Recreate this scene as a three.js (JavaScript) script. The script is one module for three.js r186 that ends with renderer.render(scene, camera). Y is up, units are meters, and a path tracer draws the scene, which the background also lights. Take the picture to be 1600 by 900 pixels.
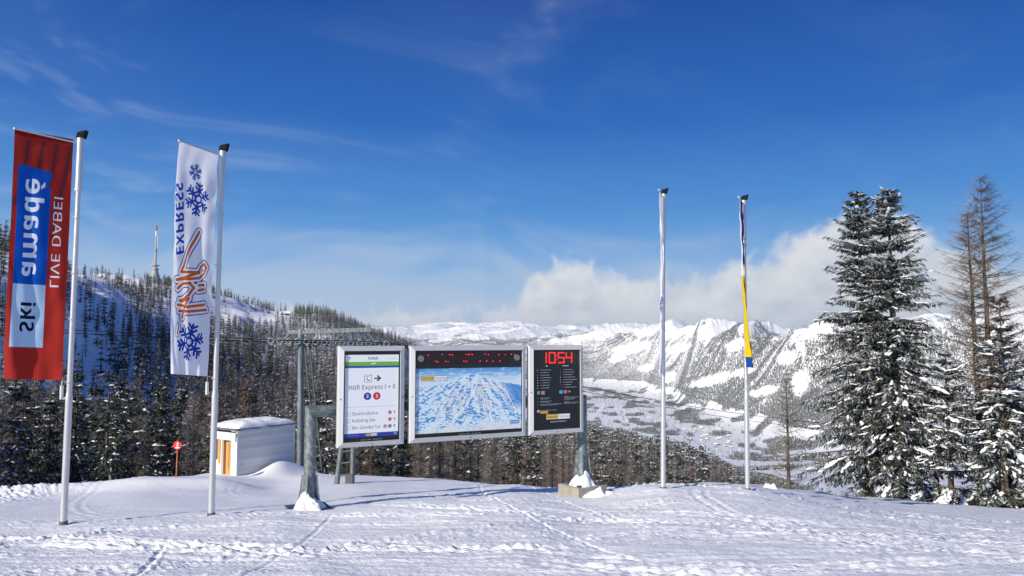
import * as THREE from 'three';
import { mergeGeometries } from 'three/addons/utils/BufferGeometryUtils.js';
import { createNoise2D, createNoise3D } from 'simplex-noise';

// ---------------------------------------------------------------- camera, sky, sun, exposure
const scene = new THREE.Scene();
const F = 1186, PITCH = 4 * Math.PI / 180, EYE = 1.6;
const camera = new THREE.PerspectiveCamera(2 * Math.atan(450 / F) * 180 / Math.PI, 16 / 9, 0.1, 60000);
camera.position.set(0, EYE, 0);
camera.rotation.set(PITCH, 0, 0);
const renderer = new THREE.WebGLRenderer({ antialias: true });
renderer.toneMapping = THREE.LinearToneMapping;
renderer.toneMappingExposure = 1.13;
renderer.shadowMap.enabled = true;

const SUN = new THREE.Vector3(-0.68 * 0.914, 0.407, 0.73 * 0.914).normalize();
const sun = new THREE.DirectionalLight(new THREE.Color().setRGB(1, 0.93, 0.80), 5.0);
sun.name = 'sun';
sun.position.copy(SUN).multiplyScalar(200);
sun.castShadow = true;
sun.shadow.mapSize.set(4096, 4096);
Object.assign(sun.shadow.camera, { left: -60, right: 60, top: 60, bottom: -60, near: 1, far: 500 });
scene.add(sun, sun.target);

function rng(seed) { let s = seed | 0; return () => { s = (s + 0x6d2b79f5) | 0; let t = Math.imul(s ^ (s >>> 15), 1 | s); t = (t + Math.imul(t ^ (t >>> 7), 61 | t)) ^ t; return ((t ^ (t >>> 14)) >>> 0) / 4294967296; }; }
const N2 = createNoise2D(rng(11)), N2b = createNoise2D(rng(29)), N3 = createNoise3D(rng(5));
const clamp = (x, a = 0, b = 1) => Math.min(b, Math.max(a, x)), lerp = (a, b, k) => a + (b - a) * k;
const sstep = (a, b, x) => { const k = clamp((x - a) / (b - a)); return k * k * (3 - 2 * k); };
function fbm(n, x, y, oct, gain = 0.5) { let s = 0, a = 1, w = 0; for (let i = 0; i < oct; i++) { s += a * n(x, y); w += a; a *= gain; x = x * 2.03 + 7.1; y = y * 2.03 - 3.7; } return s / w; }
function table(points, x) { // smooth lookup in a list of [x, y]
  if (x <= points[0][0]) return points[0][1];
  for (let i = 1; i < points.length; i++) if (x <= points[i][0]) { const k = (x - points[i - 1][0]) / (points[i][0] - points[i - 1][0]); return lerp(points[i - 1][1], points[i][1], k * k * (3 - 2 * k)); }
  return points[points.length - 1][1];
}
{ // the sky: deep alpine blue paling to the horizon, thin cirrus, a bank of cumulus low over the ranges
  const W = 4096, H = 2048, data = new Float32Array(W * H * 4), D = 180 / Math.PI;
  const air = [[0, [0.36, 0.53, 0.76]], [3, [0.30, 0.50, 0.77]], [6, [0.165, 0.385, 0.73]], [10, [0.070, 0.262, 0.64]], [16, [0.020, 0.138, 0.49]], [25, [0.007, 0.070, 0.335]], [45, [0.007, 0.058, 0.28]], [90, [0.007, 0.05, 0.23]]];
  const bank = [[-60, 2.6], [-45, 3.4], [-36, 2.0], [-8, 2.2], [-4, 2.0], [-2, 1.8], [0.2, 2.6], [2, 4.6], [4, 5.5], [8, 4.8], [13.5, 4.4], [17, 5.2], [20, 6.7], [23, 8.2], [27, 8.6], [30, 6.2], [34, 4.6], [40, 4.0], [55, 3.0], [75, 4.2]];
  for (let r = 0; r < H; r++) {
    const el = ((r + 0.5) / H - 0.5) * Math.PI, e = el * D, ce = Math.cos(el), se = Math.sin(el);
    let base = air[air.length - 1][1];
    for (let i = 1; i < air.length; i++) if (e <= air[i][0]) { const k = clamp((e - air[i - 1][0]) / (air[i][0] - air[i - 1][0])); base = [0, 1, 2].map((c) => lerp(air[i - 1][1][c], air[i][1][c], k)); break; }
    for (let c = 0; c < W; c++) {
      const o = (r * W + c) * 4;
      let R = base[0], G = base[1], B = base[2];
      if (e > -1) {
        const ph = ((c + 0.5) / W - 0.5) * 2 * Math.PI, x = Math.cos(ph) * ce, z = Math.sin(ph) * ce;
        const glow = Math.pow(Math.max(0, x * SUN.x + se * SUN.y + z * SUN.z), 6);
        R += 0.16 * glow; G += 0.17 * glow; B += 0.17 * glow;
        // cirrus on a high layer
        const k = 1 / (se + 0.16), cx = x * k, cz = z * k;
        const warp = N2(cx * 0.7 + 3, cz * 0.7) * 0.6, veil = fbm(N2, cx * 0.9 + warp * 0.3 + 1.7, cz * 0.55, 3), wisp = fbm(N2b, cx * 1.6 + warp * 2.2, cz * 2.9 + cx * 1.5, 4, 0.55);
        const patch = sstep(-0.35, 0.75, veil - 1.0 * (x + 0.26)), ci = clamp((0.15 + 0.85 * patch) * (0.10 + 0.55 * sstep(-0.15, 0.85, wisp))) * sstep(60, 20, e) * 0.32;
        R = lerp(R, 0.56, ci); G = lerp(G, 0.65, ci); B = lerp(B, 0.80, ci);
        if (e < 14) {
          const az = Math.atan2(x, -z) * D, wob = N3(x * 3, se * 3, z * 3) * 1.5;
          // a hazy sheet above the horizon
          const sh = fbm(N2, x * 4 + z * 3 + 9, e * 0.34 + N2(x * 3, z * 3), 3), sheet = sstep(10.2, 2.6, e + sh * 2.6 + (az > -2 && az < 60 ? 0.9 : 0)) * 0.72;
          R = lerp(R, 0.45, sheet); G = lerp(G, 0.56, sheet); B = lerp(B, 0.71, sheet);
          // cumulus
          const q = 5.2, bx = x * q * 2.4, bz = z * q * 2.4, by = e * 0.21;
          let n = 0, a = 1, f = 1, w = 0; for (let i = 0; i < 5; i++) { n += a * (1 - 2 * Math.abs(N3(bx * f, by * f, bz * f))); w += a; a *= 0.55; f *= 2.05; }
          n /= w;
          const top = table(bank, az > 75 || az < -60 ? (az < 0 ? -60 : 75) : az) + wob * 0.35 + (az > 75 || az < -60 ? N2(x * 2, z * 2) * 1.2 : 0), d = top - e + n * 1.5;
          const cov = sstep(-0.35, 1.1, d) * (0.70 + 0.28 * sstep(0.5, 2.2, d));
          if (cov > 0) {
            const n2 = fbm(N2b, x * 9 + z * 6, e * 0.5, 4), lit = clamp(0.60 + 0.26 * n + 0.28 * n2 + 0.07 * (e - top * 0.6));
            R = lerp(R, lerp(0.42, 0.74, lit), cov); G = lerp(G, lerp(0.49, 0.76, lit), cov); B = lerp(B, lerp(0.60, 0.79, lit), cov);
          }
        }
      }
      data[o] = 0.9 * R; data[o + 1] = 0.9 * G; data[o + 2] = 0.9 * B; data[o + 3] = 1;
    }
  }
  const tex = new THREE.DataTexture(data, W, H, THREE.RGBAFormat, THREE.FloatType);
  tex.mapping = THREE.EquirectangularReflectionMapping;
  tex.magFilter = tex.minFilter = THREE.LinearFilter;
  tex.needsUpdate = true;
  scene.background = tex;
  scene.environment = tex;
}
scene.fog = new THREE.FogExp2(new THREE.Color().setRGB(0.75, 0.86, 1.0), 0.000018);

// ---------------------------------------------------------------- helpers
const taken = new Map();
function numbered(name) { const n = taken.get(name) ?? 0; taken.set(name, n + 1); return n ? name + '_' + String(n).padStart(3, '0') : name; }
function tag(o, label, category, group) { o.userData.label = label; o.userData.category = category; if (group) o.userData.group = group; return o; }
function shade(o) { o.traverse((m) => { if (m.isMesh) { m.castShadow = true; m.receiveShadow = true; } }); return o; }
function thing(name, label, category, pos = [0, 0, 0], turn = 0, group) { const g = new THREE.Group(); g.name = numbered(name); g.position.set(...pos); g.rotation.y = turn; tag(g, label, category, group); scene.add(g); return g; }
function part(name, geo, mat, parent) { const m = new THREE.Mesh(geo, mat); m.name = name; m.castShadow = m.receiveShadow = true; parent.add(m); return m; }
function structure(name, geo, mat, label) { const m = part(numbered(name), geo, mat, scene); m.userData.kind = 'structure'; m.userData.label = label; return m; }
const box = (w, h, d, x = 0, y = 0, z = 0) => new THREE.BoxGeometry(w, h, d).translate(x, y, z);
const cyl = (r0, r1, h, x = 0, y = 0, z = 0, n = 20) => new THREE.CylinderGeometry(r1, r0, h, n).translate(x, y + h / 2, z); // r0 below, r1 above, standing on y
function rod(a, b, r, n = 8, r2 = r) { const A = new THREE.Vector3(...a), B = new THREE.Vector3(...b), L = A.distanceTo(B); const g = new THREE.CylinderGeometry(r2, r, L, n).translate(0, L / 2, 0); g.applyQuaternion(new THREE.Quaternion().setFromUnitVectors(new THREE.Vector3(0, 1, 0), B.clone().sub(A).normalize())); return g.translate(...a); }
// a point of the place, given the direction in which the photograph shows it and how many metres ahead it lies
function at(px, py, d) { const a = (px - 800) / F, b = (450 - py) / F, k = Math.cos(PITCH) - b * Math.sin(PITCH); return [a / k * d, EYE + (b * Math.cos(PITCH) + Math.sin(PITCH)) / k * d, -d]; }
const rise = (v) => { const b = (450 - v) / F; return (b * Math.cos(PITCH) + Math.sin(PITCH)) / (Math.cos(PITCH) - b * Math.sin(PITCH)); };
const lin = (r, g, b) => new THREE.Color().setRGB(r, g, b);
const std = (color, roughness = 0.8, more = {}) => new THREE.MeshStandardMaterial({ color, roughness, ...more });

// ---------------------------------------------------------------- terrain: height over (side / ahead, ahead)
const near = [[3, -0.65], [5.5, -0.41]];
const COLUMNS = [ // column of the photograph, then [metres ahead, row] pairs down the line of sight
  [-700, [[8.65, 900], [14, 825], [22, 785], [45, 860], [70, 770], [110, 610], [160, 430], [220, 350], [400, 340], [900, 450], [2400, 640], [6000, 640], [12000, 590], [16000, 525], [22000, 520], [26000, 540]]],
  [-300, [[8.65, 900], [14, 824], [22, 784], [45, 870], [90, 800], [150, 640], [220, 470], [300, 388], [420, 380], [900, 465], [2400, 660], [6000, 640], [12000, 590], [16000, 525], [22000, 520], [26000, 540]]],
  [0, [[8.65, 900], [13.2, 829], [17, 803], [23, 777], [25, 774], [40, 860], [80, 855], [140, 740], [220, 590], [320, 455], [400, 398], [520, 402], [1000, 450], [2400, 680], [6000, 640], [12000, 590], [16000, 525], [22000, 520], [26000, 540]]],
  [140, [[8.65, 900], [13.7, 818], [18, 795], [24.5, 765], [26.5, 759], [40, 860], [80, 860], [150, 750], [260, 632], [420, 512], [640, 441], [850, 433], [1000, 438], [2400, 690], [6000, 640], [12000, 590], [16000, 525], [22000, 520], [26000, 540]]],
  [240, [[8.65, 900], [14, 812], [18, 790], [26, 752], [28, 745], [42, 855], [80, 870], [150, 775], [300, 625], [600, 495], [900, 440], [1050, 445], [2400, 690], [6000, 640], [12000, 590], [16000, 525], [22000, 520], [26000, 540]]],
  [340, [[8.65, 900], [14.4, 806], [20, 780], [29, 744], [32, 739], [46, 850], [80, 880], [150, 800], [300, 660], [600, 522], [900, 463], [1100, 470], [2400, 700], [6000, 640], [12000, 590], [16000, 525], [22000, 518], [26000, 540]]],
  [430, [[8.65, 900], [14.6, 802], [20, 778], [27, 757], [30, 747], [34, 740], [48, 845], [80, 885], [150, 815], [300, 680], [600, 548], [850, 492], [1000, 490], [1150, 498], [2400, 700], [6000, 640], [12000, 590], [16000, 525], [22000, 516], [26000, 540]]],
  [500, [[8.65, 900], [15.4, 797], [20, 775], [26, 752], [31, 742], [46, 845], [80, 888], [150, 822], [300, 692], [600, 560], [900, 496], [1060, 499], [2400, 700], [6000, 640], [12000, 590], [16000, 525], [22000, 516], [26000, 540]]],
  [570, [[8.65, 900], [15.8, 791], [20, 770], [26, 750], [31, 743], [46, 845], [80, 888], [150, 826], [300, 702], [600, 580], [900, 519], [1060, 524], [2400, 690], [6000, 640], [12000, 590], [16000, 527], [22000, 514], [26000, 540]]],
  [640, [[8.65, 900], [16, 787], [20, 769], [25, 753], [29, 746], [46, 845], [80, 888], [150, 830], [300, 720], [600, 620], [900, 552], [1100, 550], [2000, 640], [3000, 680], [6000, 645], [12000, 590], [15000, 530], [20000, 513], [25000, 540]]],
  [720, [[8.65, 900], [16, 786], [20, 768], [24, 756], [27, 751], [46, 850], [80, 890], [150, 836], [300, 740], [600, 655], [900, 615], [1200, 606], [2000, 660], [3000, 690], [5300, 688], [8000, 637], [12000, 597], [14500, 530], [20000, 509], [25000, 540]]],
  [800, [[8.65, 900], [16, 785], [19, 769], [23, 757], [40, 845], [80, 890], [150, 840], [300, 755], [600, 694], [900, 668], [1200, 664], [2000, 700], [3500, 720], [5300, 690], [8000, 637], [12000, 597], [14000, 538], [20000, 508], [25000, 540]]],
  [915, [[8.65, 900], [14, 812], [18.4, 777], [20.5, 764], [36, 840], [80, 885], [150, 845], [300, 775], [600, 716], [900, 690], [1200, 684], [2000, 716], [4000, 722], [5300, 690], [8000, 637], [12300, 598], [13200, 560], [14200, 524], [20000, 513], [25000, 540]]],
  [1000, [[8.65, 900], [14, 808], [17.5, 773], [19.5, 758], [36, 840], [80, 885], [150, 848], [300, 785], [600, 738], [900, 712], [1200, 704], [2000, 735], [4000, 722], [5300, 690], [8000, 637], [11300, 606], [12000, 575], [13000, 525], [13600, 513], [18000, 512], [25000, 540]]],
  [1050, [[8.65, 900], [14, 806], [18, 764], [20, 756], [36, 842], [80, 885], [150, 850], [300, 790], [600, 750], [900, 726], [1200, 720], [2000, 745], [4000, 724], [5300, 690], [8000, 640], [9800, 617], [10500, 575], [11500, 520], [11900, 507], [15000, 514], [22000, 540]]],
  [1100, [[8.65, 900], [14, 807], [18, 765], [21, 755], [36, 845], [80, 885], [150, 852], [300, 797], [600, 760], [900, 742], [1200, 737], [2000, 752], [4000, 726], [5300, 694], [7500, 645], [7600, 643], [8300, 595], [9300, 520], [9700, 498], [13000, 522], [18000, 540]]],
  [1168, [[8.65, 900], [14, 810], [18.3, 767], [22, 758], [38, 848], [80, 885], [150, 852], [300, 806], [600, 775], [900, 762], [1200, 757], [2000, 760], [4000, 728], [5300, 696], [6300, 668], [6900, 622], [7900, 530], [8300, 503], [12000, 525], [18000, 540]]],
  [1250, [[8.65, 900], [14, 815], [19, 779], [26, 766], [42, 838], [80, 850], [150, 834], [300, 810], [600, 790], [900, 780], [1300, 768], [2000, 752], [3000, 738], [4300, 722], [5000, 702], [5500, 657], [6600, 545], [7000, 510], [11000, 525], [18000, 540]]],
  [1340, [[8.65, 900], [14, 820], [20, 792], [33, 777], [48, 838], [80, 855], [150, 842], [300, 818], [600, 800], [1000, 785], [1600, 765], [2400, 745], [3200, 730], [4000, 728], [4600, 713], [5100, 660], [6100, 545], [6500, 506], [10000, 520], [18000, 540]]],
  [1460, [[8.65, 900], [14, 828], [20, 803], [32, 787], [46, 840], [80, 860], [150, 848], [300, 826], [600, 806], [1000, 790], [2000, 765], [3200, 738], [4000, 732], [4500, 716], [5000, 660], [6000, 540], [6400, 499], [10000, 520], [18000, 540]]],
  [1600, [[8.65, 900], [14, 834], [20, 809], [30, 796], [46, 850], [80, 865], [150, 852], [300, 832], [600, 815], [1000, 800], [2000, 775], [3200, 742], [4000, 736], [4500, 719], [5000, 660], [6000, 540], [6400, 494], [10000, 520], [18000, 540]]],
  [2000, [[8.65, 900], [14, 838], [22, 815], [34, 800], [50, 850], [80, 865], [150, 852], [300, 832], [600, 815], [1000, 800], [2000, 775], [4000, 736], [4500, 720], [5000, 660], [6000, 538], [6400, 490], [10000, 520], [18000, 540]]],
].map(([px, nodes]) => { // monotone cubic through the nodes, in log distance
  const P = [...near, ...nodes.map(([d, v]) => [d, rise(v)])].map(([d, e]) => [Math.log(d), e]), n = P.length, h = [], s = [], m = [];
  for (let i = 0; i < n - 1; i++) { h[i] = P[i + 1][0] - P[i][0]; s[i] = (P[i + 1][1] - P[i][1]) / h[i]; }
  m[0] = s[0]; m[n - 1] = s[n - 2];
  for (let i = 1; i < n - 1; i++) m[i] = s[i - 1] * s[i] <= 0 ? 0 : 3 * (h[i - 1] + h[i]) / ((2 * h[i] + h[i - 1]) / s[i - 1] + (h[i] + 2 * h[i - 1]) / s[i]);
  return { t: (px - 800) / F / 1.004, P, h, m, n };
});
function onColumn(c, L) {
  const { P, h, m, n } = c;
  if (L <= P[0][0]) return P[0][1];
  if (L >= P[n - 1][0]) return P[n - 1][1];
  let i = 0; while (L > P[i + 1][0]) i++;
  const k = (L - P[i][0]) / h[i], k2 = k * k, k3 = k2 * k;
  return P[i][1] * (2 * k3 - 3 * k2 + 1) + m[i] * h[i] * (k3 - 2 * k2 + k) + P[i + 1][1] * (3 * k2 - 2 * k3) + m[i + 1] * h[i] * (k3 - k2);
}
function slopeAt(t, d) { // tangent of the line of sight to the ground
  const L = Math.log(Math.max(d, 3)), C = COLUMNS, n = C.length;
  if (t <= C[0].t) return onColumn(C[0], L);
  if (t >= C[n - 1].t) return onColumn(C[n - 1], L);
  let i = 0; while (t > C[i + 1].t) i++;
  const y0 = onColumn(C[Math.max(0, i - 1)], L), y1 = onColumn(C[i], L), y2 = onColumn(C[i + 1], L), y3 = onColumn(C[Math.min(n - 1, i + 2)], L);
  const t0 = C[Math.max(0, i - 1)].t, t1 = C[i].t, t2 = C[i + 1].t, t3 = C[Math.min(n - 1, i + 2)].t, h = t2 - t1;
  const s = (y2 - y1) / h, sa = i ? (y1 - y0) / (t1 - t0) : s, sb = i < n - 2 ? (y3 - y2) / (t3 - t2) : s;
  const m1 = sa * s <= 0 ? 0 : Math.sign(s) * Math.min(Math.abs(sa + s) / 2, 2.5 * Math.abs(s), 2.5 * Math.abs(sa)), m2 = sb * s <= 0 ? 0 : Math.sign(s) * Math.min(Math.abs(sb + s) / 2, 2.5 * Math.abs(s), 2.5 * Math.abs(sb));
  const k = (t - t1) / h, k2 = k * k, k3 = k2 * k;
  return y1 * (2 * k3 - 3 * k2 + 1) + m1 * h * (k3 - 2 * k2 + k) + y2 * (3 * k2 - 2 * k3) + m2 * h * (k3 - k2);
}
const ridged = (x, y, o) => { let s = 0, a = 1, w = 0; for (let i = 0; i < o; i++) { const r = 1 - Math.abs(N2(x, y)); s += a * r * r; w += a; a *= 0.5; x = x * 2.1 + 3.3; y = y * 2.1 - 1.9; } return s / w; };
function height(x, z) {
  const d = -z;
  if (d < 3) return (EYE + 3 * slopeAt(x / 3 / (1 + (3 - d) / 3), 3)) * clamp(d / 3, -1, 1) - (d < 0 ? 0.02 * d : 0);
  const t = x / d;
  let y = EYE + d * slopeAt(t, d);
  if (d > 45) y += sstep(45, 160, d) * sstep(4000, 2000, d) * (fbm(N2, x / 90, z / 90, 4) * Math.min(6, 0.012 * d) + fbm(N2b, x / 18, z / 18, 2) * 0.8);
  if (d > 3500) { // gullies, spurs and summits of the ranges, flat valley floor
    const up = sstep(-640, -60, y), far = sstep(3500, 5500, d);
    const s = 0.286 * x + 0.958 * z + 260 * N2(x / 2300, z / 2300), n = 0.958 * x - 0.286 * z, g = ridged(s / 2300, n / 6000, 3) - 0.5, gully = ridged(s / 640 + 4, n / 3400, 3) - 0.45;
    const calm = sstep(17000, 11500, d);
    y += far * up * (g * (150 + 0.008 * d) + gully * lerp(30, 95, calm) + (ridged(x / 240, z / 420, 3) - 0.5) * lerp(16, 26, calm) * sstep(-350, 150, y) + fbm(N2b, x / 2600, z / 3800, 2) * 90);
  }
  return y;
}
const DRIFTS = [[-9.35, -30.6, 0.5, 0.7, 1.0], [-8.9, -31.6, 0.35, 0.9, 0.9]]; // snow blown up against the cabin
const heightNear = (x, z) => { let y = height(x, z); for (const [a, b, h, rx, rz] of DRIFTS) y += h * Math.exp(-(((x - a) / rx) ** 2) - ((z - b) / rz) ** 2); return y; };
const onGround = (px, d) => { const x = (px - 800) / F / 1.004 * d; return [x, heightNear(x, -d), -d]; };

// ---------------------------------------------------------------- snow
function tileNoise(size, octaves, seed) { // value noise that repeats at the tile's edge
  const out = new Float32Array(size * size);
  for (const [cells, amp] of octaves) {
    const r = rng(seed + cells), g = new Float32Array(cells * cells).map(() => r());
    for (let y = 0; y < size; y++) for (let x = 0; x < size; x++) {
      const u = x / size * cells, v = y / size * cells, i = Math.floor(u), j = Math.floor(v), a = u - i, b = v - j, s = a * a * (3 - 2 * a), t = b * b * (3 - 2 * b), i1 = (i + 1) % cells, j1 = (j + 1) % cells;
      out[y * size + x] += amp * lerp(lerp(g[j * cells + i], g[j * cells + i1], s), lerp(g[j1 * cells + i], g[j1 * cells + i1], s), t);
    }
  }
  return out;
}
function grayTexture(values, size, repeat = 1) {
  let lo = Infinity, hi = -Infinity; for (const v of values) { if (v < lo) lo = v; if (v > hi) hi = v; }
  const d = new Uint8Array(size * size * 4);
  values.forEach((v, i) => { d[i * 4] = d[i * 4 + 1] = d[i * 4 + 2] = (v - lo) / (hi - lo) * 255; d[i * 4 + 3] = 255; });
  const t = new THREE.DataTexture(d, size, size); t.wrapS = t.wrapT = THREE.RepeatWrapping; t.magFilter = THREE.LinearFilter; t.minFilter = THREE.LinearFilter; t.repeat.set(repeat, repeat); t.needsUpdate = true; return t;
}
const grain = grayTexture(tileNoise(1024, [[24, 0.35], [64, 0.6], [150, 0.8], [300, 0.8], [500, 0.6]], 3), 1024);
const SNOW = lin(0.885, 0.89, 0.895);
const streaks = grain.clone(); streaks.repeat.set(0.42, 1.1); streaks.needsUpdate = true;
const pisteSnow = std(SNOW, 0.62, { bumpMap: streaks, bumpScale: 0.016 });
const softSnow = std(SNOW, 0.7);

function sheet(xs, ds, yOf, spread) { // grid of (side / ahead) by (ahead), uv in tiles of 3 m
  const nx = xs.length, nz = ds.length, p = new Float32Array(nx * nz * 3), uv = new Float32Array(nx * nz * 2), ix = new Uint32Array((nx - 1) * (nz - 1) * 6);
  let o = 0;
  for (let j = 0; j < nz; j++) for (let i = 0; i < nx; i++, o++) { const x = xs[i] * spread(ds[j]), z = -ds[j]; p[o * 3] = x; p[o * 3 + 1] = yOf(x, z, xs[i], ds[j]); p[o * 3 + 2] = z; uv[o * 2] = x / 3; uv[o * 2 + 1] = z / 3; }
  o = 0;
  for (let j = 0; j < nz - 1; j++) for (let i = 0; i < nx - 1; i++) { const a = j * nx + i, b = a + 1, c = a + nx, e = c + 1; ix[o++] = a; ix[o++] = b; ix[o++] = c; ix[o++] = b; ix[o++] = e; ix[o++] = c; }
  const g = new THREE.BufferGeometry();
  g.setAttribute('position', new THREE.BufferAttribute(p, 3)); g.setAttribute('uv', new THREE.BufferAttribute(uv, 2)); g.setIndex(new THREE.BufferAttribute(ix, 1)); g.computeVertexNormals();
  return g;
}
const range = (a, b, n) => Array.from({ length: n + 1 }, (_, i) => lerp(a, b, i / n)), geo = (a, b, n) => Array.from({ length: n + 1 }, (_, i) => a * (b / a) ** (i / n));
const JOIN = 50;
{ // ski tracks: arcs [centre x, centre z, radius, from, to, depth, width], most in pairs
  const r = rng(77), tracks = [];
  for (let i = 0; i < 78; i++) {
    const x0 = lerp(-11, 16, r()), z0 = -lerp(7, 19, r()), head = (r() < 0.7 ? lerp(-0.35, 0.35, r()) : lerp(-1.3, 1.3, r())) + (r() < 0.5 ? Math.PI : 0), R = lerp(6, 40, r()) * (r() < 0.5 ? 1 : -1), len = lerp(2.5, 13, r()), dep = lerp(0.014, 0.05, r() * r()), w = lerp(0.06, 0.12, r()), pair = r() < 0.6;
    const cx = x0 - R * Math.sin(head), cz = z0 + R * Math.cos(head), a0 = Math.atan2(z0 - cz, x0 - cx), da = len / Math.abs(R);
    tracks.push([cx, cz, Math.abs(R), a0, da, dep, w]); if (i % 2) tracks.push([x0 * 1.1 - R * 3 * Math.sin(head * 0.4), z0 * 0.8 + R * 3 * Math.cos(head * 0.4), Math.abs(R) * 3, Math.atan2(-R * Math.cos(head * 0.4), R * Math.sin(head * 0.4)), len * 0.5 / Math.abs(R), lerp(0.008, 0.02, r()), lerp(0.03, 0.05, r())]); if (pair) tracks.push([cx, cz, Math.abs(R) + 0.24 + 0.1 * r(), a0, da, dep * 0.9, w]);
  }
  const bx = tracks.map(([cx, cz, R, a0, da]) => { const xs = [], zs = []; for (let k = 0; k <= 8; k++) { const a = a0 + da * k / 8; xs.push(cx + R * Math.cos(a)); zs.push(cz + R * Math.sin(a)); } return [Math.min(...xs) - 0.4, Math.max(...xs) + 0.4, Math.min(...zs) - 0.4, Math.max(...zs) + 0.4]; });
  const relief = (x, z) => {
    const d = -z;
    if (d < 3.5 || d > 40) return 0;
    const left = sstep(-1.5, -4, x) * sstep(13.8, 15.2, d + 0.6 * N2(x * 0.4, 3)), wild = sstep(-12, -15.5, x) * sstep(16, 19, d), calm = 1 - 0.88 * left * (1 - wild);
    const h1 = fbm(N2, x * 0.42 + 2, z * 0.55, 2) * 0.032, st = fbm(N2b, x * 0.34 + z * 0.2, z * 3.4 - x * 0.30, 3, 0.6) * 0.017;
    const chop = sstep(0.0, 0.6, fbm(N2, x * 0.3 + 20, z * 0.42 + 5, 2)), crumb = Math.max(0, fbm(N2b, x * 3.1 + 5, z * 5.6, 3) - 0.2) * (0.008 + 0.045 * chop * chop), fine = N2(x * 3.2, z * 10.5) * 0.0032 + N2b(x * 11, z * 19) * 0.0026;
    let y = h1 * (1 - 0.5 * left) + (st + crumb + fine) * calm + wild * left * Math.abs(fbm(N2, x * 1.9, z * 1.9, 3)) * 0.13;
    for (let i = 0; i < tracks.length; i++) {
      const b = bx[i]; if (x < b[0] || x > b[1] || z < b[2] || z > b[3]) continue;
      const [cx, cz, R, a0, da, dep, w] = tracks[i], dx = x - cx, dz = z - cz, q = Math.sqrt(dx * dx + dz * dz) - R;
      if (Math.abs(q) > 0.35) continue;
      let a = Math.atan2(dz, dx) - a0; while (a < -Math.PI) a += 2 * Math.PI; while (a > Math.PI) a -= 2 * Math.PI;
      const ends = sstep(-0.02, 0.03, a) * sstep(da + 0.02, da - 0.03, a), u = q / w;
      y += calm * ends * (-dep * Math.exp(-u * u * 1.6) + dep * 0.8 * Math.exp(-((Math.abs(u) - 1.35) ** 2) * 4) * (0.6 + 0.6 * N2(x * 5, z * 5)));
    }
    // the blown lip along the bank by the trees and old tracks past the sign
    y += 0.26 * sstep(-7.5, -9.5, x) * Math.exp(-(((d - 23.6 - 0.12 * (x + 15)) / 0.8) ** 2)) * sstep(-28, -20, x);
    return y * sstep(40, 34, d);
  };
  const xs = [...range(-2.2, -0.74, 24), ...range(-0.738, 0.738, 760), ...range(0.74, 2.2, 24)], ds = [...range(-60, -3, 14), ...range(-1, 2.6, 8), ...geo(3, 34, 400), ...geo(34.6, JOIN, 24)];
  structure('snow_piste', sheet(xs, ds, (x, z) => heightNear(x, z) + relief(x, z), (d) => (d > 3 ? d : 3 + (3 - d))), pisteSnow, 'groomed white ski piste crossed by ski tracks');
}
structure('snow_hillside', sheet([...range(-2.2, -0.74, 30), ...range(-0.735, 0.735, 420), ...range(0.74, 2.2, 30)], geo(JOIN, 3600, 250), (x, z) => height(x, z), (d) => d), softSnow, 'snow covered slopes and gully below the forest');
structure('valley_and_mountains', sheet([...range(-2.2, -0.3, 40), ...range(-0.295, 0.74, 640), ...range(0.75, 2.2, 50)], [...geo(3600, 16000, 330), ...geo(16100, 26000, 90)], (x, z) => height(x, z), (d) => d), softSnow, 'snowy valley floor and mountain range beyond it');

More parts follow.
